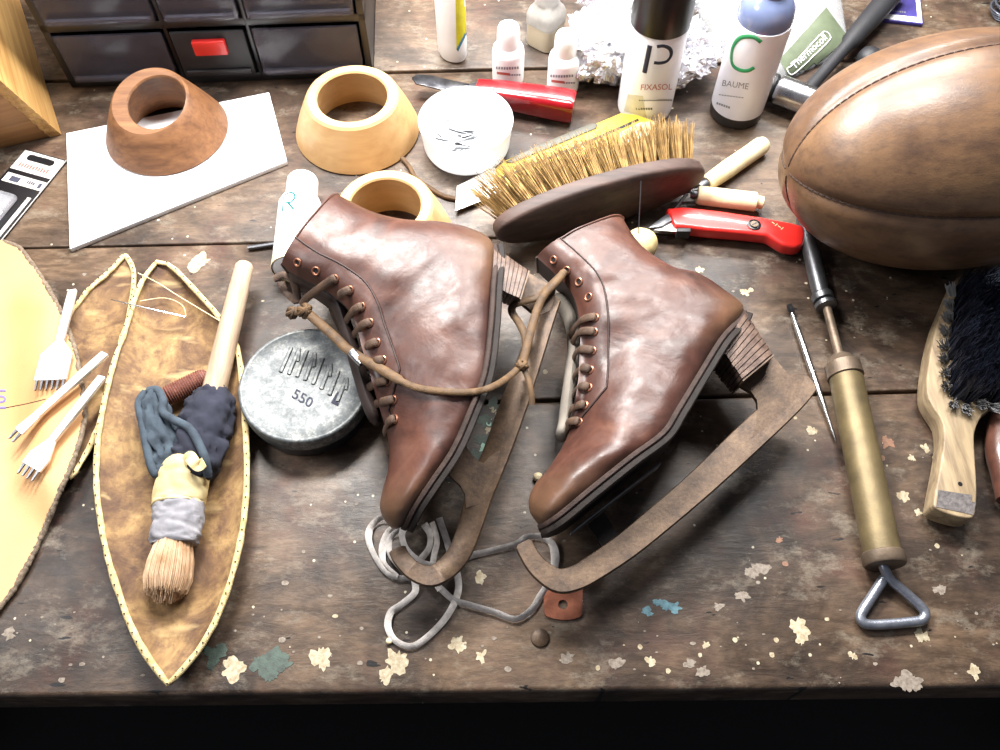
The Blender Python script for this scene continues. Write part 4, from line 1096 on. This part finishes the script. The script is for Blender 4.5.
# scriber
t = thing('scriber', 'thin steel double-ended scriber lying beside the brass pump', 'scriber', G(812, 372, 0))
A, C = G(789, 304, .0045), G(836, 442, .0035); M = zframe(A, C); L = (C - A).length
b = B(); lathe(b, [(.0003, .03 * L), (.0017, .06 * L), (.0024, .22 * L), (.0026, .5 * L), (.0024, .68 * L), (.0022, .74 * L), (.0013, .80 * L), (.0011, .93 * L), (.0002, L)], M, 12); build(b, 'shaft', MAT['steel'], t)
b = B(); lathe(b, [(.0004, 0), (.0026, .01 * L), (.0032, .04 * L), (.0030, .055 * L), (.0018, .075 * L)], M, 6); build(b, 'dark_tip', MAT['black'], t, label='dark tip')

# ---------------------------------------------------------------- hand brush at the right
t = thing('hand_brush', 'wooden brush with black bristles and worn pale handle at the right edge', 'brush', G(962, 400, 0))
z = .024
poly = cat([V((x, y, 0)) for x, y in ((962, 272), (947, 300), (936, 328), (929, 362), (927, 392), (934, 408), (942, 421), (944, 440), (940, 468), (934, 500), (936, 508), (952, 515), (972, 518), (976, 508), (977, 486), (975, 452), (975, 432), (983, 415), (1000, 402), (1012, 388), (1016, 350), (1008, 300), (992, 272))], 3, True)
b = B(); prism(b, [G(p.x, p.y, z) for p in poly], (0, 0, -.019), .0045, 0, 3); build(b, 'brush_body', MAT['pale'], t, ang=60); bv = b.bvh()
b = B(); decal_quad(b, [(938, 490), (977, 496), (973, 515), (936, 507)], bv, 8, 6, .0004); build(b, 'worn_tip', MAT['bedge'], t, label='grey worn tip')
b = B(); p, _ = hit(bv, 960, 484, 0); lathe(b, [(.0017, .0003), (.0015, .0005), (.0002, .0005)], T(p), 14); build(b, 'hang_hole', MAT['black'], t)
b = B(); decal_quad(b, [(960, 296), (1012, 296), (1012, 388), (954, 386)], bv, 10, 10, .0004); build(b, 'bristle_underlay', MAT['black'], t, label='dark patch under the bristles')  # dark patch added so no pale wood shows between the bristles
b = B(); roots = []
for j in range(9):
    y = 296 + 13 * j; x0 = 950 - 2.0 * j if j < 5 else 942 + .8 * (j - 5); 
    for i in range(6):
        x = x0 + 4 + i * 12.5
        if x > 1012: continue
        roots.append((x + 5, y - 4 + (4 if i % 2 else 0), i == 0 or j == 8))
for x, y, outer in roots:
    p = G(x, y, z)
    d = V((.22 if x < 962 else .05, .22 if y > 380 else .08, 1))
    hairs(b, p, d, .026, .20, .0005, 60, .0040, 0, 2, .003)
build(b, 'bristles', MAT['brisd'], t, kind='stuff')
b = B()
for x, y, outer in roots:
    if outer: hairs(b, G(x - (6 if y < 390 else 0), y + (7 if y > 390 else 3), z), V(((x - 985) * .02, (330 - y) * .010, 1)), .011, .12, .0007, 34, .0030, 0, 2, .001)
build(b, 'bristle_roots', MAT['brisp'], t, kind='stuff', label='pale bristle roots')
b = B()
for k in range(5): hairs(b, G(976 + 7 * k, 282 - 2 * k, .034), V((.5, -.15, .35)), .022, .3, .0005, 40, .004, 0, 2, .002)
build(b, 'stray_bristles', MAT['tuftw'], t, kind='stuff', label='pale tuft under the ball')

# dark handle sliver at the right edge
b = B(); pts = [(1006, 396, .012), (1002, 420, .012), (1001, 450, .012), (1006, 474, .012), (1010, 500, .012)]
P = cat([G(*p) for p in pts], 6); tube(b, P, [.011 * (.7 + .3 * math.sin(PI * (i + 4) / (len(P) + 8))) for i in range(len(P))], 16)
o = build(b, 'tool_handle', M_('brown_varnished_wood', (96, 62, 50), .35, c2=(70, 44, 36), coat=.3)); tag(o, 'dark brown tool handle cut off by the right edge', 'tool handle')
# ---------------------------------------------------------------- skate boots
def lerpfun(y0, z0, y1, z1): return lambda y: z0 + (z1 - z0) * (y - y0) / (y1 - y0)
def boot(label, F, Bk, hs, ks, zf, hc, last_face, heel, blade, stanch, plate, eyes, ends, extra, tongue_mat, tongue_px, tongue_z, N, tipdark=1.0):
    SUB = 6; N = V(N).normalized()
    ns = len(F)
    def down(x, y, dz):
        return G(x, y, zf(y) + N.z * dz) - N * dz
    Fp = cat([down(x, y, .010 * (1 - k) + .25 * h * k * (1 if j < len(F) - 4 else 0)) for j, ((x, y), h, k) in enumerate(zip(F, hs, ks))], SUB)
    Bp = cat([down(x, y, .87 * h * k + .33 * h * (1 - k)) for (x, y), h, k in zip(Bk, hs, ks)], SUB)
    hk = cat([V((h, k, 0)) for h, k in zip(hs, ks)], SUB)
    n = len(Fp); NTT = 22
    base = sum(Fp + Bp, V()) / (2 * n)
    t = thing('skate_boot', label, 'skate boot', V((base.x, base.y, 0)), 'old leather skate boots with iron blades')
    def prof(i, tt):
        h, k = hk[i].x, min(1, max(0, hk[i].y))
        a = max(0.0, 1 - abs(2 * tt - 1) ** 2.3) ** (1 / 2.3)
        f = math.sin(PI / 2 * min(1, tt / .72)) ** .72 if tt < .72 else 1 - .13 * ((tt - .72) / .28) ** 2
        fr = max(0.0, min(1.0, (last_face * SUB - i) / 8)) * .011 * (1 - tt)
        return max(h * ((1 - k) * a + k * f), fr) + .0004 + .35 * fr
    def sp(i, tt, side=1, off=0.0):
        p = Fp[i].lerp(Bp[i], tt)
        z = prof(i, tt) + off
        wr = noise.noise(V((p.x * 55, p.y * 55, side * 3.0))) * .0021 + noise.noise(V((p.x * 130, p.y * 130, side * 5.0))) * .0006
        wr *= min(1, 4 * tt) * min(1, 5 * (1 - tt))
        return p + N * (side * (z + wr))
    ts = [k / NTT for k in range(NTT + 1)]
    ts = [.5 - .5 * math.cos(PI * x) for x in ts]
    rings = [[sp(i, x) for x in ts] + [sp(i, x, -1) for x in ts[::-1]] for i in range(n)]
    b = B(); loft(b, rings, True, False, True)
    nr = len(rings[0])
    for fi in range(int(last_face * SUB)): b.m[fi * nr + nr - 1] = 1
    up_ = build(b, 'boot_upper', [MAT['boot'], MAT['tongue']], t, ang=75); bv = b.bvh()
    w = up_.data.attributes.new('wear', 'FLOAT', 'POINT'); sc_ = up_.data.attributes.new('scuff', 'FLOAT', 'POINT')
    wv, sv = [], []
    for i in range(n):
        s = i / (n - 1)
        for x in ts + ts[::-1]:
            toe = max(0, (s - .72) / .28); hee = max(0, 1 - abs(s - hc / (ns - 1)) / .09) * max(0, (x - .72) / .28)
            wv.append(min(1, toe * 1.1 + hee * .9)); sv.append(tipdark * max(0, (s - .80) / .20) ** 1.2 * max(0, (x + .1)) * 1.0 + .6 * max(0, (x - .9) / .1) * (1 if s > .45 else 0))
    w.data.foreach_set('value', wv); sc_.data.foreach_set('value', sv)
    # lining and opening
    b = B(); lr = []
    for i in range(0, 2 * SUB + 1, 2):
        c = sum(rings[i], V()) / len(rings[i]); lr.append([c + (p - c) * (.93 if i else .97) for p in rings[i]])
    loft(b, lr, True, False, True); build(b, 'lining', MAT['liner'], t)
    b = B(); tube(b, rings[0], .0011, 6, closed=True); build(b, 'top_binding', MAT['boot'], t)
    # lace facing
    fe = int(last_face * SUB); g0, g1 = [], []
    for i in range(fe + 1):
        L = (Bp[i] - Fp[i]).length; tm = min(.5, .0215 * (1 if i < fe - 8 else max(.25, (fe - i) / 8)) / L); r0, r1 = [], []
        for k in range(9):
            tt = .004 + tm * k / 8; q = sp(i, tt); r1.append(q)
            nrm = V((0, 0, 1)) + (Fp[i] - Bp[i]).normalized() * (1.0 - k / 8)
            r0.append(q + nrm.normalized() * (.0011 if 0 < k < 8 else .0007))
        g0.append(r0); g1.append(r1)
    b = B(); loft(b, [a + c[::-1] for a, c in zip(g0, g1)]); fc = build(b, 'lace_facing', MAT['boot'], t, ang=60); bvf = b.bvh()
    bb2 = B(); bb2.v = list(b.v); bb2.f = list(b.f); bb2.m = list(b.m); loft(bb2, rings, True, False, True); bva = bb2.bvh()
    b = B(); tube(b, [r[-1] + V((0, 0, .0002)) for r in g0], .0007, 6); build(b, 'facing_seam', MAT['thread'], t)
    # tongue
    b = B(); P = cat([G(x, y, zf(y) + tongue_z) for x, y in tongue_px], 6)
    tube(b, P, [.0055 * min(1, .4 + .25 * min(i, len(P) - 1 - i)) for i in range(len(P))], 12, 0, 2.0, V((0, 0, 1))); build(b, 'tongue', tongue_mat, t)
    # sole
    i0 = hc * SUB; idx = list(range(i0, n)); pl = [Bp[i] for i in idx]
    outw = []
    for j, i in enumerate(idx):
        tg = (pl[min(j + 1, len(pl) - 1)] - pl[max(j - 1, 0)]).normalized(); o = V((0, 0, 1)).cross(tg)
        if o.dot(pl[j] - Fp[i]) < 0: o = -o
        if j >= len(idx) - 3: o = outw[-1]
        o = o - V((0, 0, 0)); outw.append(o.normalized())
    def slayer(name, mat, d0, d1, ex, adv):
        rr = []
        for j, i in enumerate(idx):
            wd = prof(i, .97) + ex
            if j < 5: wd *= (.62 + .076 * j)
            p = pl[j]
            if j == len(idx) - 1: p = p + (pl[-1] - pl[-4]).normalized() * adv; wd *= .6
            e = .0008
            o = outw[j]; z = N
            rr.append([p + o * d0 + z * (wd - e), p + o * (d0 + e) + z * wd, p + o * (d1 - e) + z * wd, p + o * d1 + z * (wd - e),
                       p + o * d1 - z * (wd - e), p + o * (d1 - e) - z * wd, p + o * (d0 + e) - z * wd, p + o * d0 - z * (wd - e)])
        b = B(); loft(b, rr); return build(b, name, mat, t, ang=35)
    slayer('welt', MAT['welt'], -.0012, .0026, .0030, .003)
    slayer('outsole', MAT['sole'], .0028, .0076, .0018, .0025)
    # heel of stacked lifts
    zh = zf(sum(y for x, y in heel) / 4); hp = [G(x, y, zh + N.z * .012) - N * .012 for x, y in heel]   # back-top, back-bottom, front-bottom, front-top
    b = B(); rr = []; mm = []
    NL = 8
    for k in range(NL):
        for f in ((k + .06) / NL, (k + .86) / NL, (k + .92) / NL, (k + 1.0) / NL):
            gr = .94 if (f * NL) % 1 > .9 or (f * NL) % 1 < .01 else 1.0
            a, c = hp[0].lerp(hp[1], f), hp[3].lerp(hp[2], f); e = c - a; wd = (.0245 - .004 * f) * gr; mid = (a + c) / 2
            shp = [(1, 1), (.45, 1), (.25, .93), (.1, .74), (.02, .42), (0, 0), (.02, -.42), (.1, -.74), (.25, -.93), (.45, -1), (1, -1)]
            jit = noise.noise(V((k * 3.1, zh * 50, 0))) * .0007
            rr.append([mid + (a + e * u - mid) * gr + N * (wd * v) + e.normalized() * jit for u, v in shp])
    loft(b, rr); build(b, 'stacked_heel', MAT['lift'], t, ang=30)
    b = B(); a, c = hp[1], hp[2]; dn = ((hp[1] - hp[0]) + (hp[2] - hp[3])).normalized()
    prism(b, [a + dn * .0004 + N * .019 + (c - a) * .12, a + dn * .0004 - N * .019 + (c - a) * .12, c + dn * .0004 - N * .019, c + dn * .0004 + N * .019], dn * .0012); build(b, 'heel_plate', MAT['rust'], t, smooth=False)
    # blade
    Pc = cat([V((x, y, wpx)) for x, y, wpx in blade], 6); rr = []
    for i, p in enumerate(Pc):
        tg = Pc[min(i + 1, len(Pc) - 1)] - Pc[max(i - 1, 0)]; nx, ny = -tg.y, tg.x; l = math.hypot(nx, ny); nx /= l; ny /= l
        hw = p.z / 2
        if i == 0: hw *= .75
        if i == len(Pc) - 1: hw *= .62
        z = zf(p.y); th = .0021
        A_, C_ = G(p.x - nx * hw, p.y - ny * hw, z), G(p.x + nx * hw, p.y + ny * hw, z); e = (C_ - A_).normalized() * .0007
        u = V((0, 0, th))
        rr.append([A_ + e + u, C_ - e + u, C_ + u * .6, C_ - u * .6, C_ - e - u, A_ + e - u, A_ - u * .6, A_ + u * .6])
    b = B(); loft(b, rr); build(b, 'blade', MAT['rust'], t, ang=50, label='rusty iron blade curled at the toe')
    for s in stanch:
        b = B(); prism(b, [G(x, y, zf(y) + (.0022 if not (plate and s is stanch[0]) else -.010)) for x, y in s], (0, 0, -.0043)); build(b, 'stanchion', MAT['sole'] if s is stanch[0] and plate else MAT['rust'], t, smooth=False)  # front stanchion of the plated boot blackened: shadow put into its colour
    if plate:
        a, c = [G(x, y, zf(y) + N.z * .013) - N * .013 for x, y in plate]; o = V((0, 0, 1)).cross((c - a).normalized())
        if o.dot(a - Fp[-1]) < 0 and o.y > 0: o = -o
        b = B(); z = N * .013; prism(b, [a + z * .6, a - z * .6, a.lerp(c, .2) - z, c - z, c + z, a.lerp(c, .2) + z], o * .0014, .0003); build(b, 'sole_plate', MAT['dsteel'], t)
    # eyelets and laces
    hp_ = []
    for x, y in eyes:
        p, nrm = hit(bva, x, y, 0.0)
        if p is None: p, nrm = G(x, y, zf(y)), V((0, 0, 1))
        hp_.append((p, nrm)); M = zframe(p, p + nrm)
        b = B(); lathe(b, [(.0018, .0002), (.0022, .0009), (.0028, .0011), (.0034, .0007), (.0035, .0)], M, 18, 0, False, False); lathe(b, [(.0020, .0003), (.0002, .0003)], M, 14, 1, False, True)
        build(b, 'eyelet', [MAT['eyelet'], MAT['dark']], t)
    b = B()
    for (k, pts) in ends:
        p, nrm = hp_[k]; P = [p - nrm * .001, p + nrm * .0028]
        q0 = eyes[k]
        for j, q in enumerate(pts):
            hh, nn2 = hit(bva, q[0], q[1], .0024)
            P.append(hh if (hh is not None and len(q) == 2) else G(q[0], q[1], zf(q[1]) + (q[2] if len(q) > 2 else 0)))
        tube(b, cat(P, 6), .0031, 10, 0, .34, nrm)
    for pts in extra: tube(b, cat([G(*q) for q in pts], 6), .0030, 10, 0, .4, V((.3, -.4, 1)))
    build(b, 'laces', MAT['lace'], t, label='brown rawhide laces')
    return t, bva

zf1 = lerpfun(530, .041, 200, .082); zf2 = lerpfun(530, .043, 220, .058)
F1 = [(283, 266), (300, 278), (322, 289), (345, 306), (357, 327), (362, 347), (369, 370), (376, 395), (384, 424), (389, 448), (387, 472), (382, 492), (380, 508), (385, 521), (393, 529)]
B1 = [(338, 193), (372, 210), (405, 218), (440, 220), (470, 226), (494, 243), (492, 288), (489, 332), (483, 374), (469, 411), (452, 449), (430, 482), (416, 503), (408, 518), (404, 526)]
h1 = [.028, .029, .030, .031, .032, .033, .036, .037, .038, .0385, .038, .035, .030, .022, .013]
k1 = [0, 0, 0, 0, .1, .35, .65, .85, 1, 1, 1, 1, 1, 1, 1]
e1_ = [(297.7, 262.4), (316, 271), (335, 278.7), (350, 290), (362, 306.7), (370, 322.7), (377, 342.5), (383, 360), (387.7, 380.7), (393.7, 399.7), (395.5, 419)]
ends1 = [(2, [(322, 287), (308, 297, .004), (301, 305, -.004)]), (3, [(342, 293), (334, 297, .0), (326, 304, -.010)]),
         (4, [(355, 311), (346, 321, .0), (343, 330, -.010)]), (5, [(363, 326), (355, 333, .002), (350, 341, -.010)]), (6, [(370, 345), (362, 349, .002), (358, 354, -.010)]),
         (7, [(377, 361), (371, 364, .002), (366, 368, -.010)]), (8, [(380, 382), (371, 386, .002), (364, 391, -.006), (366, 397, -.012)]), (9, [(386, 401), (378, 403, .002), (374, 407, -.006), (377, 412, -.012)]), (10, [(391, 422), (386, 427, .001), (384, 433, -.008)])]
extra1 = [[(274, 279, .060), (284, 275, .062), (292, 279, .063), (296, 290, .062), (298, 303, .060)], [(281, 282, .052), (284, 290, .050), (290, 296, .050), (297, 302, .054)],
          [(330, 300, .058), (336, 318, .056), (346, 338, .055), (357, 362, .054), (366, 388, .052), (376, 414, .050)], [(374, 372, .062), (383, 385, .064), (391, 398, .066)]]
blade1 = [(397, 549, 18), (402, 559, 18), (414, 571, 19), (431, 576.5, 21), (447, 568, 22), (460, 552, 23), (471, 524, 24), (480, 493, 27), (497, 452, 27), (514, 405, 27), (530, 360, 24), (545, 318, 20), (553, 297, 18)]
st1 = [[(462, 440), (471, 453), (478, 461), (484, 463), (489, 457), (500, 450), (492, 480), (478, 504), (466, 508), (465, 494), (460, 485), (448, 474)],
       [(518, 300), (527, 272), (556, 288), (551, 310), (538, 316)]]
boot1, bvB1 = boot('left brown leather skate boot beside the round polish tin, toe pointing down', F1, B1, h1, k1, zf1, 5, 8, [(493, 244), (528, 268), (518, 300), (490, 288)], blade1, st1,
     None, e1_, ends1, extra1, MAT['tongue'], [(290, 276), (312, 287), (336, 305), (346, 328), (353, 350), (360, 374), (368, 400), (378, 424)], -.010, (.10, -.42, .88), 1.5)

F2 = [(537, 260), (552, 274), (566, 288), (575, 303), (579, 322), (580, 342), (579, 362), (578, 382), (575, 402), (571, 424), (562, 445), (547, 468), (535, 484), (529, 499), (530, 512), (535, 520)]
B2 = [(624, 217), (636, 237), (652, 253), (677, 268), (703, 274), (728, 290), (745, 308), (720, 340), (697, 377), (677, 410), (662, 433), (630, 457), (590, 489), (561, 513), (548, 522), (542, 525)]
h2 = [.028, .029, .030, .031, .032, .033, .034, .035, .036, .038, .039, .038, .034, .027, .019, .011]
k2 = [0, 0, 0, 0, 0, .15, .4, .7, .85, 1, 1, 1, 1, 1, 1, 1]
e2_ = [(553.7, 260), (567, 270.5), (579, 282), (588.7, 297), (595, 318), (594, 332), (592.5, 351), (590, 370), (588.7, 387.7), (585, 405.5), (578.5, 422)]
ends2 = [(4, [(585, 320), (575, 327, .003), (570, 337, -.008)]), (5, [(584, 332), (576, 336, .003), (572, 344, -.008)]), (6, [(583, 350), (576, 353, .003), (573, 360, -.008)]), (7, [(582, 369), (576, 373, .003), (573, 379, -.008)]),
         (8, [(580, 387), (575, 391, .003), (573, 397, -.008)]), (9, [(577, 405), (571, 410, .003), (569, 416, -.008)]), (10, [(572, 422), (567, 427, .002), (566, 433, -.008)])]
blade2 = [(523, 543, 18), (532, 560, 19), (543, 572, 21), (559, 581, 24), (576, 578, 25), (594, 568, 26), (625, 547, 27), (657, 521, 28), (700, 484, 29), (750, 437, 31), (790, 400, 29), (811, 382, 20)]
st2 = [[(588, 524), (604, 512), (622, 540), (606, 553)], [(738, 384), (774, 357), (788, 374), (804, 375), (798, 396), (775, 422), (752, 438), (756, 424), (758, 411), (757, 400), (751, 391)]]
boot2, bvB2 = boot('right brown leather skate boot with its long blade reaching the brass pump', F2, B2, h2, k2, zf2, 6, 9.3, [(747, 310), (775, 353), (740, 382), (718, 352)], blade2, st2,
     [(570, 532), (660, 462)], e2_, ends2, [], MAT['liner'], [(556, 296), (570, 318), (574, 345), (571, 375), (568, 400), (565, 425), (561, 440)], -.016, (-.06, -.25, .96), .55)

# tan cord tied between the boots
t = thing('rawhide_lacing', 'tan rawhide cord tied across the left boot to the right boot', 'cord', G(450, 390, 0))
def onb(bv, x, y, e=.0032):
    p, n_ = hit(bv, x, y, e); return p
b = B()
main = [G(291, 312, .066), G(305, 312, .070), G(318, 322, .070), G(336, 338, .070), G(350, 351, .072), onb(bvB1, 366, 361), onb(bvB1, 386, 371), onb(bvB1, 404, 382), onb(bvB1, 422, 389), onb(bvB1, 442, 393), onb(bvB1, 460, 394), onb(bvB1, 473, 392.5), G(488, 388.5, .098), G(501, 382, .088), G(512, 374, .079), G(522, 365, .074)]
main = [p for p in main if p is not None]
P = cat(main, 6); N_ = len(P)
tube(b, P, [.0038 if i < N_ * .42 else .0027 for i in range(N_)], 10, 0, .6, V((0, 0, 1)))
br1 = [G(522, 365, .075), G(526, 350, .075), (G(525, 336, .075)), G(519, 323, .075), G(512, 312, .076), G(514, 305, .077), G(526, 301, .077), G(539, 297, .077), G(548, 288, .078), G(558, 278, .079), onb(bvB2, 567, 271, .002)]
br2 = [G(523, 362, .077), G(527, 346, .078), G(531, 330, .078), G(537, 310, .078), G(544, 295, .080), G(554, 284, .081), onb(bvB2, 566, 272, .003)]
br3 = [G(522, 366, .075), G(528, 378, .074), G(531, 391, .072), G(532, 405, .068)]
for br, r in ((br1, .0030), (br2, .0032), (br3, .0022)): tube(b, cat([p for p in br if p is not None], 6), r, 10, 0, .6, V((0, 0, 1)))
build(b, 'cord_strands', MAT['tanlace'], t)
def knot(c, r, seed):
    b = B()
    for k in range(3):
        a0 = seed + k * 1.1; ax_ = V((math.cos(a0), math.sin(a0), .5)).normalized(); u = ax_.orthogonal().normalized(); v = ax_.cross(u)
        tube(b, [c + (u * math.cos(q) + v * math.sin(q)) * r for q in [2 * PI * i / 16 for i in range(16)]], r * .55, 8, closed=True)
    build(b, 'knot', MAT['tanlace'], t)
knot(G(522, 366, .0755), .0034, .3); knot(G(305, 311, .0705), .0042, 1.2); knot(G(292, 313, .066), .0034, 2.0)
b = B(); tube(b, [G(352, 352, .0735), G(357, 357.5, .0745), G(363, 363, .0745)], .0036, 12, 0, .75, V((0, 0, 1))); build(b, 'metal_aglet', MAT['steel'], t)

# white shoelace around the toes
t = thing('shoelace', 'grey-white cotton shoelace looped under both boot toes and blades', 'shoelace', G(450, 570, 0))
b = B()
def lace(pts, w=.0036, tilt=(0, -.6, .8)): tube(b, cat([G(p[0], p[1], p[2] - .0008) for p in pts], 7), w * .78, 8, 0, .2, V((tilt[0] * 1.0, tilt[1] * 1.6, tilt[2] * .6)))
A_ = .0045
lace([(418, 522, .012), (398, 517, .010), (382, 517, .006), (371, 527, A_), (369, 541, A_), (377, 560, A_), (388, 574, A_), (402, 578, A_), (416, 577, A_)], .0034)
lace([(408, 520, .012), (391, 529, .008), (383, 545, .005), (384, 563, .005), (398, 577, .006)], .0034)
lace([(412, 522, .014), (398, 530, .012), (389, 541, .011), (391, 556, .010), (402, 570, .010)], .0030)
lace([(405, 524, .020), (402, 536, .018), (407, 550, .016), (420, 562, .014), (432, 566, .012)], .0042, (-.5, -.3, .8))
lace([(424, 524, .020), (430, 534, .017), (429, 548, .015), (420, 560, .015)], .0040, (.6, -.2, .7))
lace([(432, 522, .018), (437, 540, .012), (434, 556, .010), (432, 575, .008), (440, 590, A_)], .0036, (.5, 0, .8))
lace([(466, 557, A_), (490, 551, A_), (515, 544.5, A_), (527, 537, A_), (540, 536.5, A_), (551, 543, A_), (555, 555, A_), (554, 568, A_), (549, 582, A_), (541, 595, A_), (531, 610, A_), (515, 619, A_), (494, 612, A_), (470, 605, A_), (454, 600, A_), (440, 588, A_), (432, 580, A_)], .0040, (0, -.55, .8))
lace([(447, 575, A_), (462, 560, A_), (480, 553, A_)], .0040, (0, -.5, .8))
lace([(414, 578, .005), (415, 592, A_), (402, 604, A_), (391, 612, A_), (388, 627, A_), (396, 641, A_), (413, 646, A_), (433, 632, A_), (449, 613, A_), (458, 592, A_), (457, 573, .006), (450, 552, .007), (446, 538, .009), (439, 518, .016)], .0032, (0, -.3, .8))
build(b, 'lace_strands', MAT['whitelace'], t, ang=70)
b = B(); lump(b, G(389, 641, .0018), .0022, .0022, .0018, .1, 4, 3); o = build(b, 'wax_crumb', MAT['cream']); tag(o, 'tiny pinkish crumb touching the lower shoelace loop', 'crumb')
b = B(); lump(b, G(538, 477, .0032), .0036, .0036, .0032, .08, 9, 3); o = build(b, 'bead', MAT['cream']); tag(o, 'small cream bead beside the right boot toe', 'bead')

# copper tag under the blade
b = B()
A1 = [(543, 585), (583, 583), (582, 614), (580, 617), (571, 619.5), (563, 620), (553, 618.5), (546, 616), (544.5, 613)]
bm = bmesh.new()
outp = [V((x0 + (x1 - x0) * f / 4, y0 + (y1 - y0) * f / 4, 0)) for (x0, y0), (x1, y1) in zip(A1, A1[1:] + A1[:1]) for f in range(4)]
outer = [G(p.x, p.y, .0024) for p in outp]; c0 = G(563, 604.5, .0024); rh = .0034; m_ = len(outer)
inner = [c0 + V((rh * math.cos(a), rh * math.sin(a), 0)) for a in [math.atan2((p - c0).y, (p - c0).x) for p in outer]]
dn = V((0, 0, -.0018)); loft(b, [outer, inner, [p + dn for p in inner], [p + dn for p in outer], outer], True, False, False)
o = build(b, 'copper_tag', MAT['copper'], smooth=False); tag(o, 'small copper tag with a hole under the right blade tip', 'tag')

# ---------------------------------------------------------------- light, world, camera
w = bpy.data.worlds.new('room'); S.world = w; w.use_nodes = True
w.node_tree.nodes['Background'].inputs[0].default_value = (.84, .88, 1.0, 1); w.node_tree.nodes['Background'].inputs[1].default_value = .17
def area(name, loc, target, sx, sy, power, c=(1, .97, .92)):
    l = bpy.data.lights.new(name, 'AREA'); l.shape = 'RECTANGLE'; l.size = sx; l.size_y = sy; l.energy = power; l.color = c
    o = bpy.data.objects.new(name, l); COL.objects.link(o); o.location = loc
    o.rotation_euler = (V(target) - V(loc)).to_track_quat('-Z', 'Y').to_euler(); return o
area('bench_lamp', (-.22, .76, .72), (0, .40, 0), .34, .14, 18, (1, .97, .94))
area('shelf_lamp', (.24, .72, .78), (.2, .42, 0), .32, .12, 10, (1, .98, .96))
area('back_lamp', (.18, 1.04, .58), (.12, .45, 0), .70, .10, 12, (1, .98, .96))
area('side_lamp', (-.80, .30, .85), (-.1, .42, 0), .40, .30, 6, (.98, .98, 1))
cam = bpy.data.cameras.new('camera'); co = bpy.data.objects.new('camera', cam); COL.objects.link(co)
co.location = CAM; co.rotation_euler = (TILT, 0, 0)
cam.sensor_fit = 'HORIZONTAL'; cam.sensor_width = 36; cam.lens = 36 * FPX / 1000; cam.clip_start = .01
S.camera = co
S.view_settings.view_transform = 'Standard'; S.view_settings.look = 'None'; S.view_settings.gamma = 1; S.view_settings.exposure = 0.08
S.view_settings.use_curve_mapping = False
S.cycles.use_denoising = True
S.cycles.max_bounces = 8; S.cycles.transparent_max_bounces = 16
